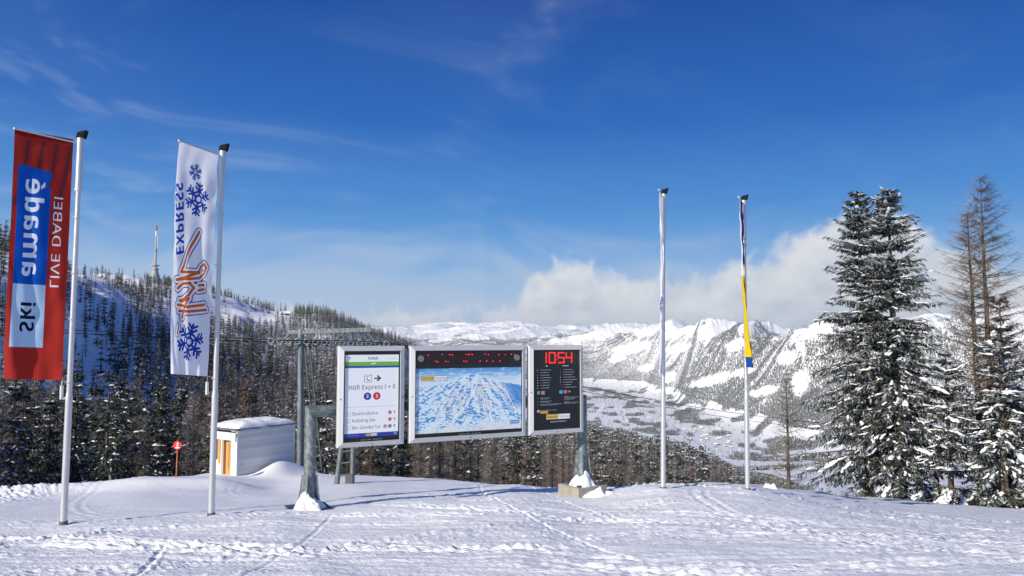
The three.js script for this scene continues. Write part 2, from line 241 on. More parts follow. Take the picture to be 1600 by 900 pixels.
// ---------------------------------------------------------------- trees
class Faces { // loose triangles with a colour each
  constructor() { this.p = []; this.c = []; }
  tri(a, b, c, k) { this.p.push(a[0], a[1], a[2], b[0], b[1], b[2], c[0], c[1], c[2]); for (let i = 0; i < 3; i++) this.c.push(k[0], k[1], k[2]); }
  leaf(a, b, side, w, k) { // a flat spray from a to b
    const m = [lerp(a[0], b[0], 0.45), lerp(a[1], b[1], 0.45), lerp(a[2], b[2], 0.45)], l = [m[0] + side[0] * w, m[1] + side[1] * w, m[2] + side[2] * w], r = [m[0] - side[0] * w, m[1] - side[1] * w, m[2] - side[2] * w];
    this.tri(a, l, b, k); this.tri(a, b, r, k);
  }
  limb(a, b, ra, rb, k) { // three-sided tapered stick
    const d = [b[0] - a[0], b[1] - a[1], b[2] - a[2]], L = Math.hypot(...d) || 1, u = Math.abs(d[1]) > 0.9 * L ? [1, 0, 0] : [0, 1, 0];
    let s = [d[1] * u[2] - d[2] * u[1], d[2] * u[0] - d[0] * u[2], d[0] * u[1] - d[1] * u[0]]; const S = Math.hypot(...s); s = s.map((x) => x / S);
    const q = [(d[1] * s[2] - d[2] * s[1]) / L, (d[2] * s[0] - d[0] * s[2]) / L, (d[0] * s[1] - d[1] * s[0]) / L];
    const ring = (o, r) => [0, 2.094, 4.189].map((t) => [0, 1, 2].map((i) => o[i] + r * (Math.cos(t) * s[i] + Math.sin(t) * q[i]))), A = ring(a, ra), B = ring(b, rb);
    for (let i = 0; i < 3; i++) { const j = (i + 1) % 3; this.tri(A[i], A[j], B[j], k); this.tri(A[i], B[j], B[i], k); }
  }
  lump(o, along, across, l, w, h, k, r) { // a small pad of snow
    const j = () => 0.75 + 0.5 * r(), P = (a, b, c) => [o[0] + along[0] * a + across[0] * b, o[1] + along[1] * a + across[1] * b + c, o[2] + along[2] * a + across[2] * b];
    const e = [P(l * j(), 0, -h * 0.3), P(l * 0.4, w * j(), -h * 0.2), P(-l * 0.5, w * j(), -h * 0.1), P(-l * j(), 0, 0), P(-l * 0.4, -w * j(), -h * 0.2), P(l * 0.5, -w * j(), -h * 0.25)], t = P(l * 0.15 * (r() - 0.5), 0, h * j()), b = P(0, 0, -h * 0.5);
    for (let i = 0; i < 6; i++) { this.tri(e[i], e[(i + 1) % 6], t, k); this.tri(e[(i + 1) % 6], e[i], b, k); }
  }
  geometry() { const g = new THREE.BufferGeometry(); g.setAttribute('position', new THREE.Float32BufferAttribute(this.p, 3)); g.setAttribute('color', new THREE.Float32BufferAttribute(this.c, 3)); g.computeVertexNormals(); return g; }
}
const tint = (k, f) => [k[0] * f, k[1] * f, k[2] * f];
const NEEDLE = [0.030, 0.040, 0.026], FROST = [0.30, 0.32, 0.34], WOOD = [0.085, 0.066, 0.052], WHITE = [0.86, 0.88, 0.91], TWIG = [0.155, 0.108, 0.078];
function trunkFaces(H, r0, bend, k, seed, sides = 7, steps = 6) {
  const f = new Faces(), r = rng(seed), line = [];
  for (let i = 0; i <= steps; i++) { const s = i / steps; line.push([bend * Math.sin(s * 2.2) * 0.5 + (r() - 0.5) * bend * 0.3, s * H - (i ? 0 : 0.6), bend * Math.sin(s * 3 + 1) * 0.3]); }
  for (let i = 0; i < steps; i++) for (let j = 0; j < sides; j++) {
    const ra = r0 * (1 - i / steps) ** 0.85 * (i ? 1 : 1.25) + 0.012, rb = r0 * (1 - (i + 1) / steps) ** 0.85 + 0.012, a0 = j / sides * 6.2832, a1 = (j + 1) / sides * 6.2832, c = tint(k, 0.7 + 0.6 * r());
    const P = (o, q, a) => [o[0] + q * Math.cos(a), o[1], o[2] + q * Math.sin(a)];
    f.tri(P(line[i], ra, a0), P(line[i + 1], rb, a1), P(line[i], ra, a1), c); f.tri(P(line[i], ra, a0), P(line[i + 1], rb, a0), P(line[i + 1], rb, a1), c);
  }
  return { f, axis: (h) => { const s = clamp(h / H) * steps, i = Math.min(steps - 1, Math.floor(s)), k2 = s - i; return [lerp(line[i][0], line[i + 1][0], k2), h, lerp(line[i][2], line[i + 1][2], k2)]; } };
}
function spruceFaces({ H, R, h0 = 0.6, whorls, per, twigs, len, wide, pads, padSize = 0.3, frost = 0.2, seed, needle = NEEDLE, shape = 0.72, sides = 7, limbs = true, gap = 0.12 }) {
  const r = rng(seed), { f: trunk, axis } = trunkFaces(H, H * 0.0145 + 0.04, H * 0.008, WOOD, seed + 1, sides), crown = new Faces(), snow = new Faces();
  for (let i = 0; i < whorls; i++) {
    const q = clamp((i - 0.6 + 2.4 * r()) / (whorls + 0.4), 0, 0.995), h = h0 + (H - h0) * q ** 0.92, out = R * (1 - q) ** shape * (0.86 + 0.2 * N2(i * 0.55, seed)) + 0.12, turn = r() * 6.28;
    for (let b = 0; b < per; b++) {
      if (r() < gap) continue;
      const a = turn + (b + 0.7 * (r() - 0.5)) / per * 6.2832, L = out * (0.42 + 0.72 * r()), up = lerp(0.0, 0.5, q * q) + 0.42 * (r() - 0.5), droop = lerp(0.5, 0.16, q) * (0.6 + 0.8 * r()), ca = Math.cos(a), sa = Math.sin(a), o = axis(h);
      const P = (s) => [o[0] + ca * L * s, o[1] + L * (up * s - droop * s * s + 0.16 * s ** 4), o[2] + sa * L * s];
      if (limbs) { crown.limb(P(0), P(0.5), 0.012 + 0.012 * L, 0.008 + 0.007 * L, WOOD); crown.limb(P(0.5), P(1), 0.008 + 0.007 * L, 0.005, WOOD); }
      const nt = Math.max(2, Math.round(twigs * (0.35 + 0.65 * L / R)));
      for (let k = 0; k < nt; k++) {
        const s = 0.04 + 0.96 * ((k + r()) / nt) ** 0.9, p = P(s), e = r() < 0.5 ? 1 : -1, lat = e * (0.1 + 0.75 * r()), fwd = 0.1 + 0.6 * r(), dn = 0.12 - (0.2 + 1.0 * r()) * (1 - q * 0.6), l = len * (0.55 + 0.8 * r()) * (1 - 0.35 * q);
        const d = [ca * fwd - sa * lat, dn, sa * fwd + ca * lat], D = Math.hypot(...d), t = [p[0] + d[0] / D * l, p[1] + d[1] / D * l, p[2] + d[2] / D * l];
        let side = [-d[2] + (r() - 0.5) * 0.8, (r() - 0.5) * 1.1, d[0] + (r() - 0.5) * 0.8]; const S = Math.hypot(...side) || 1; side = side.map((x) => x / S);
        crown.leaf(p, t, side, wide * (0.7 + 0.6 * r()), r() < frost ? tint(FROST, 0.55 + 0.7 * r()) : tint(needle, 0.55 + 0.95 * r()));
      }
      const np = pads * (r() < 0.35 ? 0.2 : 1.3) * (0.3 + 0.7 * L / R), n = Math.floor(np) + (r() < np % 1 ? 1 : 0), load = r() < 0.25 ? 1.35 : 0.8;
      for (let k = 0; k < n; k++) {
        const s = 0.3 + 0.72 * r(), p = P(s), p2 = P(s + 0.05), g = [p2[0] - p[0], p2[1] - p[1], p2[2] - p[2]], G = Math.hypot(...g), w = padSize * load * (0.5 + 0.8 * r());
        const off = (r() - 0.5) * 0.5 * L * 0.4; p[0] -= sa * off; p[2] += ca * off; p[1] += 0.02 + w * 0.10;
        const m = twigs > 40 ? 3 : 1, dir = g.map((x) => x / G);
        for (let c = 0; c < m; c++) { const ww = w * (m > 1 ? 0.45 + 0.55 * r() : 1), f = m > 1 ? (c - 1) * w * (0.7 + 0.5 * r()) : 0, lt = m > 1 ? (r() - 0.5) * w : 0; snow.lump([p[0] + dir[0] * f - sa * lt, p[1] + dir[1] * f + (r() - 0.6) * 0.03, p[2] + dir[2] * f + ca * lt], dir, [-sa, 0, ca], ww * 1.3, ww * 0.62, ww * 0.42, tint(WHITE, 0.94 + 0.06 * r()), r); }
      }
    }
  }
  for (let k = 0; k < 5; k++) crown.leaf([0, H - 0.5 - 0.1 * k, 0], [0.12 * (r() - 0.5), H + 0.2 - 0.12 * k, 0.12 * (r() - 0.5)], [Math.cos(k), 0, Math.sin(k)], wide * 0.6, needle);
  return { trunk, crown, snow };
}
function larchFaces({ H, R, h0 = 1.2, whorls, per, twigs, len, thick, seed, wood = WOOD, twig = TWIG, sides = 7, frost = 0.12, segs = 2, bend = 0.012 }) {
  const r = rng(seed), { f: trunk, axis } = trunkFaces(H, H * 0.0105 + 0.03, H * bend, tint(wood, segs > 2 ? 1.1 : 0.62), seed + 1, sides, 8), crown = new Faces();
  for (let i = 0; i < whorls; i++) {
    const q = (i + r()) / whorls, h = h0 + (H - h0) * q, out = R * (0.28 + 0.72 * (1 - q) ** 0.7) * (1 - 0.75 * q ** 5), turn = r() * 6.28;
    for (let b = 0; b < per; b++) {
      const a = turn + (b + 0.8 * r()) / per * 6.2832, L = out * (0.35 + 0.75 * r()), up = lerp(0.02, 0.5, q) + 0.25 * (r() - 0.5), droop = 0.3 * r(), ca = Math.cos(a), sa = Math.sin(a), o = axis(h), wig = (r() - 0.5) * 0.3;
      const P = (s) => [o[0] + ca * L * s - sa * L * wig * s * s, o[1] + L * (up * s - droop * s * s + 0.22 * s ** 3), o[2] + sa * L * s + ca * L * wig * s * s];
      for (let k = 0; k < segs; k++) crown.limb(P(k / segs), P((k + 1) / segs), thick * (1.1 - k / segs) * (0.5 + 0.5 * L / R), thick * (1.1 - (k + 1) / segs) * (0.5 + 0.5 * L / R), tint(wood, 0.8 + 0.5 * r()));
      const nt = Math.round(twigs * (0.3 + 0.7 * L / R));
      for (let k = 0; k < nt; k++) {
        const s = 0.12 + 0.88 * r(), p = P(s), lat = (r() - 0.5) * 2, dn = (r() - 0.62) * 1.3, l = len * (0.4 + 0.9 * r()), d = [ca * 0.6 - sa * lat, dn, sa * 0.6 + ca * lat], D = Math.hypot(...d), t = [p[0] + d[0] / D * l, p[1] + d[1] / D * l, p[2] + d[2] / D * l], w = thick * (segs > 2 ? 0.34 : 0.28);
        crown.tri([p[0] - sa * w, p[1] + w * 0.5, p[2] + ca * w], t, [p[0] + sa * w, p[1] - w * 0.5, p[2] - ca * w], r() < frost ? tint(FROST, 0.9 + 0.7 * r()) : tint(twig, 0.6 + 0.8 * r()));
      }
    }
  }
  return { trunk, crown, snow: null };
}
const foliage = std(0xffffff, 0.85, { vertexColors: true, side: THREE.DoubleSide }), barkMat = std(0xffffff, 0.95, { vertexColors: true }), snowPads = std(0xffffff, 0.7, { vertexColors: true });
function treeThing(name, label, f, pos, turn, scale, group) {
  const g = thing(name, label, 'tree', pos, turn, group);
  g.scale.setScalar(scale);
  f.g ??= { trunk: f.trunk.geometry(), crown: f.crown.geometry(), snow: f.snow?.p.length ? f.snow.geometry() : null };
  part('trunk', f.g.trunk, barkMat, g);
  const c = part('crown', f.g.crown, foliage, g);
  if (f.g.snow) part('snow_load', f.g.snow, snowPads, c).userData.kind = 'stuff';
  return g;
}
function stuffTrees(name, label, f, places) {
  const parts = [f.trunk, f.crown, f.snow].filter((q) => q?.p.length).map((q) => q.geometry()), m = new THREE.InstancedMesh(mergeGeometries(parts), foliage, places.length), o = new THREE.Object3D(), k = new THREE.Color(), r = rng(places.length);
  places.forEach(([x, y, z, s, w], i) => { o.position.set(x, y - 0.2, z); o.rotation.set((r() - 0.5) * 0.05, r() * 6.28, (r() - 0.5) * 0.05); o.scale.set(s * w, s, s * w); o.updateMatrix(); m.setMatrixAt(i, o.matrix); const b = 0.8 + 0.4 * r(); m.setColorAt(i, k.setRGB(b * (0.97 + 0.08 * r()), b, b * 0.98)); });
  m.name = numbered(name); m.castShadow = m.receiveShadow = true; m.userData.kind = 'stuff'; m.userData.label = label; m.userData.category = 'forest';
  scene.add(m); return m;
}
// the trees at the edge of the piste
const tallSpruce = spruceFaces({ H: 14.6, R: 3.2, h0: 1.2, whorls: 60, per: 9, twigs: 92, len: 0.35, wide: 0.034, pads: 2.8, padSize: 0.105, frost: 0.42, seed: 101, shape: 0.56 });
const tallSpruce2 = spruceFaces({ H: 14.4, R: 3.3, h0: 0.9, whorls: 58, per: 9, twigs: 94, len: 0.35, wide: 0.034, pads: 3.6, padSize: 0.115, frost: 0.38, seed: 202, shape: 0.58 });
const lowSpruce = spruceFaces({ H: 7.6, R: 2.7, h0: 0.15, whorls: 28, per: 8, twigs: 84, len: 0.34, wide: 0.036, pads: 5.5, padSize: 0.12, frost: 0.36, seed: 303, shape: 0.7 });
const brownSpruce = spruceFaces({ H: 10.5, R: 1.9, h0: 1.0, whorls: 36, per: 7, twigs: 44, len: 0.36, wide: 0.035, pads: 0.5, padSize: 0.18, frost: 0.06, seed: 404, needle: [0.105, 0.066, 0.045], shape: 0.6 });
const edge = (px, d) => { const [x, y, z] = onGround(px, d); return [x, y - 0.1, z]; };
treeThing('spruce_tree', 'tall dark spruce with a bare lower trunk and slender dusted top, beside its snowier twin', tallSpruce, edge(1347, 36), 0.4, 1.0);
treeThing('spruce_tree', 'tall spruce with thick snow on its boughs, between its barer twin and the bare larches', tallSpruce2, edge(1397, 34.5), 1.1, 0.985);
treeThing('spruce_tree', 'broad low spruce loaded with snow down to the ground beside the tall snowy spruce', lowSpruce, edge(1478, 33), 2.0, 0.86);
treeThing('spruce_tree', 'broad bushy snow laden spruce under the two bare larches', lowSpruce, edge(1562, 32), 4.1, 1.0);
treeThing('spruce_tree', 'bushy snow laden spruce on the far side of the bare larches from the tall spruces', lowSpruce, edge(1650, 33), 5.2, 1.12);
treeThing('spruce_tree', 'slim brown withered spruce standing against the bare larches', brownSpruce, edge(1566, 35.5), 1.0, 0.98);
const tallLarch = larchFaces({ H: 15.2, R: 3.4, h0: 3.0, whorls: 50, per: 4, twigs: 84, len: 0.5, thick: 0.024, seed: 505, segs: 4, bend: 0.02 });
const tallLarch2 = larchFaces({ H: 16.4, R: 3.7, h0: 2.8, whorls: 54, per: 4, twigs: 84, len: 0.55, thick: 0.025, seed: 606, segs: 4, bend: 0.012 });
treeThing('larch_tree', 'tall leafless larch with a leaning tip beside the snowy spruces', tallLarch, edge(1521, 36.5), 0.6, 0.97);
treeThing('larch_tree', 'tallest leafless larch, straight trunk rising behind the brown spruce', tallLarch2, edge(1548, 36), 2.2, 0.98);
const thinLarch = larchFaces({ H: 8.6, R: 1.7, h0: 0.8, whorls: 34, per: 4, twigs: 40, len: 0.5, thick: 0.022, seed: 707, segs: 3, twig: [0.2, 0.165, 0.13], frost: 0.25 });
treeThing('larch_tree', 'small thin leafless larch alone past the piste edge near the yellow flag', thinLarch, edge(1226, 40), 0, 1.0);

// the forest below and beyond
const S1 = [11, 12, 13, 14].map((s, i) => spruceFaces({ H: 15, R: [2.7, 3.1, 2.4, 2.9][i], h0: 0.6, whorls: 28, per: 6, twigs: 15, len: 0.8, wide: 0.11, pads: [0.6, 0.35, 0.8, 0.2][i], padSize: 0.2, frost: [0.1, 0.06, 0.2, 0.04][i], seed: s * 7, sides: 5 }));
const L1 = [21, 22, 23, 24].map((s, i) => larchFaces({ H: 15, R: [2.0, 2.4, 1.8, 2.2][i], h0: 2, whorls: 30, per: 4, twigs: 28, len: 0.75, thick: 0.042, seed: s * 7, sides: 5, frost: [0.1, 0.25, 0.06, 0.18][i], segs: 2, wood: [0.1, 0.078, 0.06], twig: [[0.15, 0.105, 0.075], [0.17, 0.135, 0.105], [0.185, 0.115, 0.08], [0.14, 0.11, 0.09]][i] }));
const S2 = [31, 32, 33].map((s, i) => spruceFaces({ H: 15, R: [2.1, 1.75, 2.4][i], h0: 0.6, whorls: 17, per: 5, twigs: 6, len: 1.15, wide: 0.2, pads: [0.5, 0.6, 0.22][i], padSize: 0.36, frost: [0.3, 0.72, 0.07][i], seed: s * 7, sides: 4, limbs: false }));
const L2 = [41, 42].map((s, i) => larchFaces({ H: 15, R: [1.9, 2.2][i], h0: 1.5, whorls: 19, per: 4, twigs: 9, len: 1.2, thick: 0.075, seed: s * 7, sides: 4, segs: 1, frost: [0.22, 0.45][i], wood: [0.1, 0.078, 0.06], twig: [[0.15, 0.105, 0.075], [0.165, 0.13, 0.1]][i] }));
const S3 = { crown: new Faces() }; { // small far conifer: ragged tiers, some faces white with snow
  const r = rng(99);
  for (let k = 0; k < 4; k++) for (let j = 0; j < 6; j++) {
    const y0 = k * 3.6 - 0.5, y1 = y0 + 5.6 - k * 0.2, R = 2.9 - k * 0.62, a = (j + 0.5 * k) / 6 * 6.2832, q = (t) => [Math.cos(t) * R * (0.8 + 0.4 * r()), y0 + 1.1 * (r() - 0.5), Math.sin(t) * R * (0.8 + 0.4 * r())], u = r();
    S3.crown.tri(q(a), [0, y1, 0], q(a + 1.15), u < 0.5 ? tint([0.055, 0.066, 0.062], 0.7 + 0.6 * r()) : u < 0.92 ? tint([0.19, 0.205, 0.225], 0.8 + 0.4 * r()) : WHITE);
  }
}
{
  const r = rng(4242), single = { spruce: [], larch: [] }, mass = { s: [[], [], []], l: [[], []] };
  const column = (x, d) => 800 + x / d * F * 1.004, row = (x, y, d) => { const e = (y - EYE) / d, b = (e * Math.cos(PITCH) - Math.sin(PITCH)) / (Math.cos(PITCH) + e * Math.sin(PITCH)); return 450 - b * F; };
  // share of ground under trees, and share of those that are larches
  function cover(px, d, v) {
    const n = fbm(N2, px / 70 + 3, Math.log(d) * 5, 2);
    if (px > 1265) return d > 55 && d < 420 ? [0.10, 0.3] : d < 900 && d > 55 ? [0.05, 0.3] : [0, 0];
    if (px > 640) return d < 250 ? [0.92, px < 930 ? 0.86 : 0.7] : [0.95 * sstep(-0.9, -0.2, n + 0.3), 0.14];
    if (d > 1060 + 40 * n) return [0, 0];
    if (px > 322 && px < 428 && d > 660 && d < 985 && v < 515 - (px - 340) * 0.05) return v < 470 && d > 940 ? [0.5, 0] : [0.015, 0];   // open ski slope
    if (px > 428 && px < 458 && d > 720 && v < 500) return [0.05, 0];
    if (px < 330 && d > 640) return v < 446 + 6 * n && px > 105 ? [0.04, 0] : px > 150 ? [0.85, 0.1] : [0.55, 0.2];
    if (px < 265 && d > 170) return [0.16 + 0.35 * sstep(0.05, 0.5, n) + (px < 40 ? 0.15 : 0) + (px > 200 ? 0.25 : 0), 0.45];
    if (px < 330) return [d < 170 ? 0.85 : 0.6, px < 110 ? 0.55 : 0.3];
    return [d < 120 ? 0.9 : 0.96, d < 500 ? 0.55 : 0.15];
  }
  const NEAR_TOPS = [[-200, 480], [0, 505], [110, 545], [180, 540], [300, 555], [420, 590], [530, 560], [640, 570], [740, 640], [900, 668], [1036, 706], [1180, 750], [1265, 762], [1300, 772], [1700, 780]], FAR_TOPS = [[-200, 200], [620, 200], [650, 533], [700, 560], [760, 600], [900, 645], [1036, 672], [1180, 736], [1265, 758], [1340, 768], [1700, 780]];
  const cells = (t0, t1, d0, d1, gap, f) => { for (let d = d0; d < d1; d += gap(d)) for (let x = t0 * d; x < t1 * d; x += gap(d)) f(x + (r() - 0.5) * gap(d) * 0.95, d + (r() - 0.5) * gap(d) * 0.95); };
  cells(-0.80, 0.72, 38, 1250, (d) => (d < 200 ? 4.4 : d < 500 ? 5.2 : 6.6), (x, d) => {
    const y = height(x, -d), px = column(x, d), [c, l] = cover(px, d, row(x, y, d));
    if (r() > c || (d < 60 && px > 1180) || (d < 46 && px > 330 && px < 640)) return;
    const larch = r() < l, size = lerp(0.55, 1.25, Math.pow(r(), 0.8)) * (d > 600 ? 0.85 : 1) * (px > 900 && d < 130 ? 0.72 : 1) * (px < 640 && d > 500 ? 0.9 : 1) * (px > 880 && d > 190 ? 1.45 : 1);
    const top = table(d < 190 ? NEAR_TOPS : FAR_TOPS, px), high = EYE + d * rise(top) - y, fit = d < 80 && (px < 330 || px > 640) ? clamp(high / 15 * (0.62 + 0.38 * r()), 0, 1.15) : Math.min(size, high / 15 * (0.8 + 0.2 * r()));
    if (fit < 0.36 * (d > 190 ? 0.8 : 1) || row(x, y + 15 * fit, d) > 782) return;
    const near = d < 150 && px > -40 && px < 1240, list = near ? (larch ? single.larch : single.spruce) : larch ? mass.l[r() < (px < 430 ? 0.75 : 0.4) ? 0 : 1] : mass.s[px < 430 ? (r() < 0.78 ? 2 : 0) : px > 880 ? (r() < 0.62 ? 1 : r() < 0.5 ? 0 : 2) : Math.floor(r() * 3)];
    list.push([x, y, -d, fit, 0.85 + 0.3 * r()]);
  });
  // the wood goes on beyond the frame beside the piste and shades the bank and the trees behind it
  for (let x = -95; x < -43; x += 4.6) for (let d = -2; d < 50; d += 4.8) { const X = x + (r() - 0.5) * 3, dd = d + (r() - 0.5) * 3; if (X / Math.max(dd, 1) > -0.86 && dd > 1) continue; mass.s[2].push([X, height(X, -dd), -dd, lerp(0.75, 1.2, r()), 1]); }
  const nearest = (list, n) => list.sort((a, b) => b[2] - a[2]).splice(0, n);
  for (const [kind, make, keep] of [['spruce', S1, 230], ['larch', L1, 250]]) {
    const all = single[kind], own = nearest(all, keep);
    own.forEach(([x, y, z, s], i) => {
      const side = x / -z < -0.28 ? 0 : x / -z < 0.09 ? 1 : 2;
      const label = kind === 'spruce' ? ['dark snow flecked spruce in the shaded wood below the snow bank and flags', 'dark spruce in the larch wood behind the information board', 'frosted spruce on the slope falling away past the concrete block'][side]
        : ['grey leafless larch in the shaded wood behind the cabin', 'brown leafless larch in the wood behind the information board', 'reddish brown leafless larch on the slope falling away past the concrete block'][side];
      treeThing(kind + '_tree', label, make[i % 4], [x, y - 0.2, z], (i * 2.4) % 6.28, s, (kind === 'larch' ? 'larches' : 'spruces') + ' of the wood ' + ['below the snow bank', 'behind the board', 'past the concrete block'][side]);
    });
    for (const p of all) (kind === 'spruce' ? mass.s[0] : mass.l[0]).push(p);
  }
  mass.s.forEach((p, i) => stuffTrees('spruce_forest', ['snow dusted spruce forest covering the hillside', 'pale frosted spruce forest on the hillside', 'darker spruce forest on the hillside'][i], S2[i], p));
  mass.l.forEach((p, i) => stuffTrees('larch_forest', ['brown leafless larch forest on the hillside', 'pale frosted larch forest on the hillside'][i], L2[i], p));
  console.log('trees', single.spruce.length, single.larch.length, mass.s.map((p) => p.length), mass.l.map((p) => p.length));
  // woods on the far side of the valley: forest with open meadows and avalanche runs
  const far = [], open = [[985, 545, 34, 10], [1110, 595, 40, 9], [1160, 582, 22, 7], [965, 560, 16, 7], [1045, 590, 12, 10], [1192, 612, 26, 8], [1250, 600, 16, 22], [1230, 560, 18, 12], [1060, 545, 22, 8], [1010, 575, 14, 6], [1150, 540, 18, 10]];
  for (let d = 3600; d < 15500; d += d < 10000 ? 9.5 : 14) for (let x = -0.15 * d; x < (d < 10000 ? 0.70 : 0.3) * d; x += x > 0.13 * d && d < 10000 ? 8.5 : x > 0.06 * d ? 11 : 15) {
    if (x > 0.53 * d && r() < 0.6) continue;
    const X = x + (r() - 0.5) * 15, Z = -(d + (r() - 0.5) * 20), y = height(X, Z), px = column(X, -Z);
    if (px < 600 || px > 1640) continue;
    const v = row(X, y, -Z), n = fbm(N2, X / 650 + 5, Z / 900, 3), run = ridged(X / 360 + 0.3 * n, Z / 1500, 2);
    let p;
    if (y < -610) p = Math.max(sstep(0.20, 0.27, n + 0.34 * N2b(X / 200, Z / 330)) * 1.6, 0.5 * sstep(0.965, 0.99, 1 - Math.abs(N2(X / 420 + 9, Z / 300))), 0.006) * (-Z < 10000 ? 0.42 : 0.8);                                 // hedges and copses on the valley floor
    else { const line = 70 + 220 * n; p = sstep(line + 70, line - 70, y) * sstep(0.93, 0.80, run + 0.10 * sstep(-350, 100, y)); for (const [a, b, w, h] of open) { const q = ((px - a) / w) ** 2 + ((v - b + (px - a) * 0.25) / h) ** 2; p *= sstep(0.55, 1.25, q + 0.35 * N2b(X / 90, Z / 120)); } if (px > 1238 && px < 1345 && v > 712) p *= 0.1; }
    if (r() < p) far.push([X, y, Z, lerp(0.9, 1.5, r()), 1.15]);
  }
  console.log('far', far.length);
  stuffTrees('mountain_forest', 'snow dusted conifer forest on the far mountainside and valley', S3, far);
}

// ---------------------------------------------------------------- materials of the things
function canvas(w, h, draw, repeat) { const c = document.createElement('canvas'); c.width = w; c.height = h; const g = c.getContext('2d'); draw(g, w, h); const t = new THREE.CanvasTexture(c); t.colorSpace = THREE.SRGBColorSpace; t.anisotropy = 8; if (repeat) t.wrapS = t.wrapT = THREE.RepeatWrapping; return t; }
const spangle = canvas(512, 512, (g, w, h) => { // zinc spangle and weathering of galvanised steel
  const a = tileNoise(512, [[9, 0.6], [26, 0.8], [60, 0.6], [150, 0.35]], 21), im = g.createImageData(w, h);
  for (let i = 0; i < w * h; i++) { const q = clamp((a[i] / 2.35 - 0.5) * 2.4 + 0.5), s = q > 0.7 ? 1.10 : 1; im.data[i * 4] = clamp((116 + 40 * q) * s, 0, 255); im.data[i * 4 + 1] = clamp((126 + 38 * q) * s, 0, 255); im.data[i * 4 + 2] = clamp((127 + 37 * q) * s, 0, 255); im.data[i * 4 + 3] = 255; }
  g.putImageData(im, 0, 0);
}, true);
const zinc = std(lin(0.66, 0.68, 0.70), 0.5, { map: spangle, metalness: 0.35 }), zincDark = std(lin(0.10, 0.11, 0.115), 0.6, { metalness: 0.3 });
const aluminium = std(lin(0.62, 0.63, 0.63), 0.42, { metalness: 0.35, bumpMap: grain, bumpScale: 0.0006 }), poleMetal = std(lin(0.60, 0.61, 0.62), 0.36, { metalness: 0.55 });
const blackPlastic = new THREE.MeshLambertMaterial({ color: lin(0.018, 0.019, 0.022) }), blackFace = std(lin(0.01, 0.01, 0.012), 0.28), cableMat = new THREE.MeshLambertMaterial({ color: lin(0.012, 0.012, 0.014) });
const concreteMap = canvas(512, 512, (g, w, h) => { const a = tileNoise(512, [[6, 1], [20, 0.7], [70, 0.5], [180, 0.6]], 31), im = g.createImageData(w, h); for (let i = 0; i < w * h; i++) { const q = a[i] / 2.8; im.data[i * 4] = 138 + 60 * q; im.data[i * 4 + 1] = 132 + 58 * q; im.data[i * 4 + 2] = 118 + 56 * q; im.data[i * 4 + 3] = 255; } g.putImageData(im, 0, 0); }, true);
const concrete = std(lin(0.78, 0.79, 0.82), 0.9, { map: concreteMap, bumpMap: grain, bumpScale: 0.004 });
const heapSnow = std(SNOW, 0.68, { bumpMap: grain, bumpScale: 0.012 });

function mound(rx, rz, h, seed, steps = 26, sharp = 2.0) { // a heap of snow: closed dome of uneven outline
  const g = new THREE.BufferGeometry(), p = [], ix = [], uv = [], rings = steps;
  for (let i = 0; i <= rings; i++) for (let j = 0; j < 40; j++) {
    const s = i / rings, a = j / 40 * 6.2832, k = s * (1 + 0.22 * N3(Math.cos(a) * 1.3, Math.sin(a) * 1.3, seed)), x = Math.cos(a) * rx * k, z = Math.sin(a) * rz * k, n = N3(x * 3.4, z * 3.4, seed + 3) * 0.24 + N3(x * 9, z * 9, seed) * 0.10;
    p.push(x, h * ((1 - s ** sharp) * (1 + n) + n * 0.4 * (1 - s)) - 0.10 * s, z); uv.push(x / 3, z / 3);
  }
  for (let i = 0; i < rings; i++) for (let j = 0; j < 40; j++) { const a = i * 40 + j, b = i * 40 + (j + 1) % 40; ix.push(a, b, a + 40, b, b + 40, a + 40); }
  g.setAttribute('position', new THREE.Float32BufferAttribute(p, 3)); g.setAttribute('uv', new THREE.Float32BufferAttribute(uv, 2)); g.setIndex(ix); g.computeVertexNormals(); return g;
}
function pipe(points, r, sides = 28) { // straight pipes joined with mitred corners
  const V = points.map((p) => new THREE.Vector3(...p)), n = V.length, dirs = V.slice(1).map((v, i) => v.clone().sub(V[i]).normalize()), pos = [], uv = [], ix = [];
  let run = 0;
  for (let s = 0; s < n - 1; s++) {
    const d = dirs[s], u = Math.abs(d.y) > 0.9 ? new THREE.Vector3(1, 0, 0) : new THREE.Vector3(0, 1, 0), a = u.clone().addScaledVector(d, -u.dot(d)).normalize(), b = d.clone().cross(a), base = pos.length / 3;
    for (const e of [0, 1]) {
      const c = V[s + e], other = dirs[s + (e ? 1 : -1)], nrm = other ? d.clone().add(other).normalize() : d;
      for (let k = 0; k <= sides; k++) { const t = k / sides * 6.2832, o = a.clone().multiplyScalar(Math.cos(t) * r).addScaledVector(b, Math.sin(t) * r); o.addScaledVector(d, -o.dot(nrm) / d.dot(nrm)); pos.push(c.x + o.x, c.y + o.y, c.z + o.z); uv.push(k / sides * r * 6.28 / 0.9, (run + (e ? V[s].distanceTo(V[s + 1]) : 0)) / 0.9); }
    }
    run += V[s].distanceTo(V[s + 1]);
    for (let k = 0; k < sides; k++) { const i = base + k, j = i + sides + 1; ix.push(i, j, i + 1, i + 1, j, j + 1); }
  }
  const g = new THREE.BufferGeometry(); g.setAttribute('position', new THREE.Float32BufferAttribute(pos, 3)); g.setAttribute('uv', new THREE.Float32BufferAttribute(uv, 2)); g.setIndex(ix); g.computeVertexNormals(); return g;
}
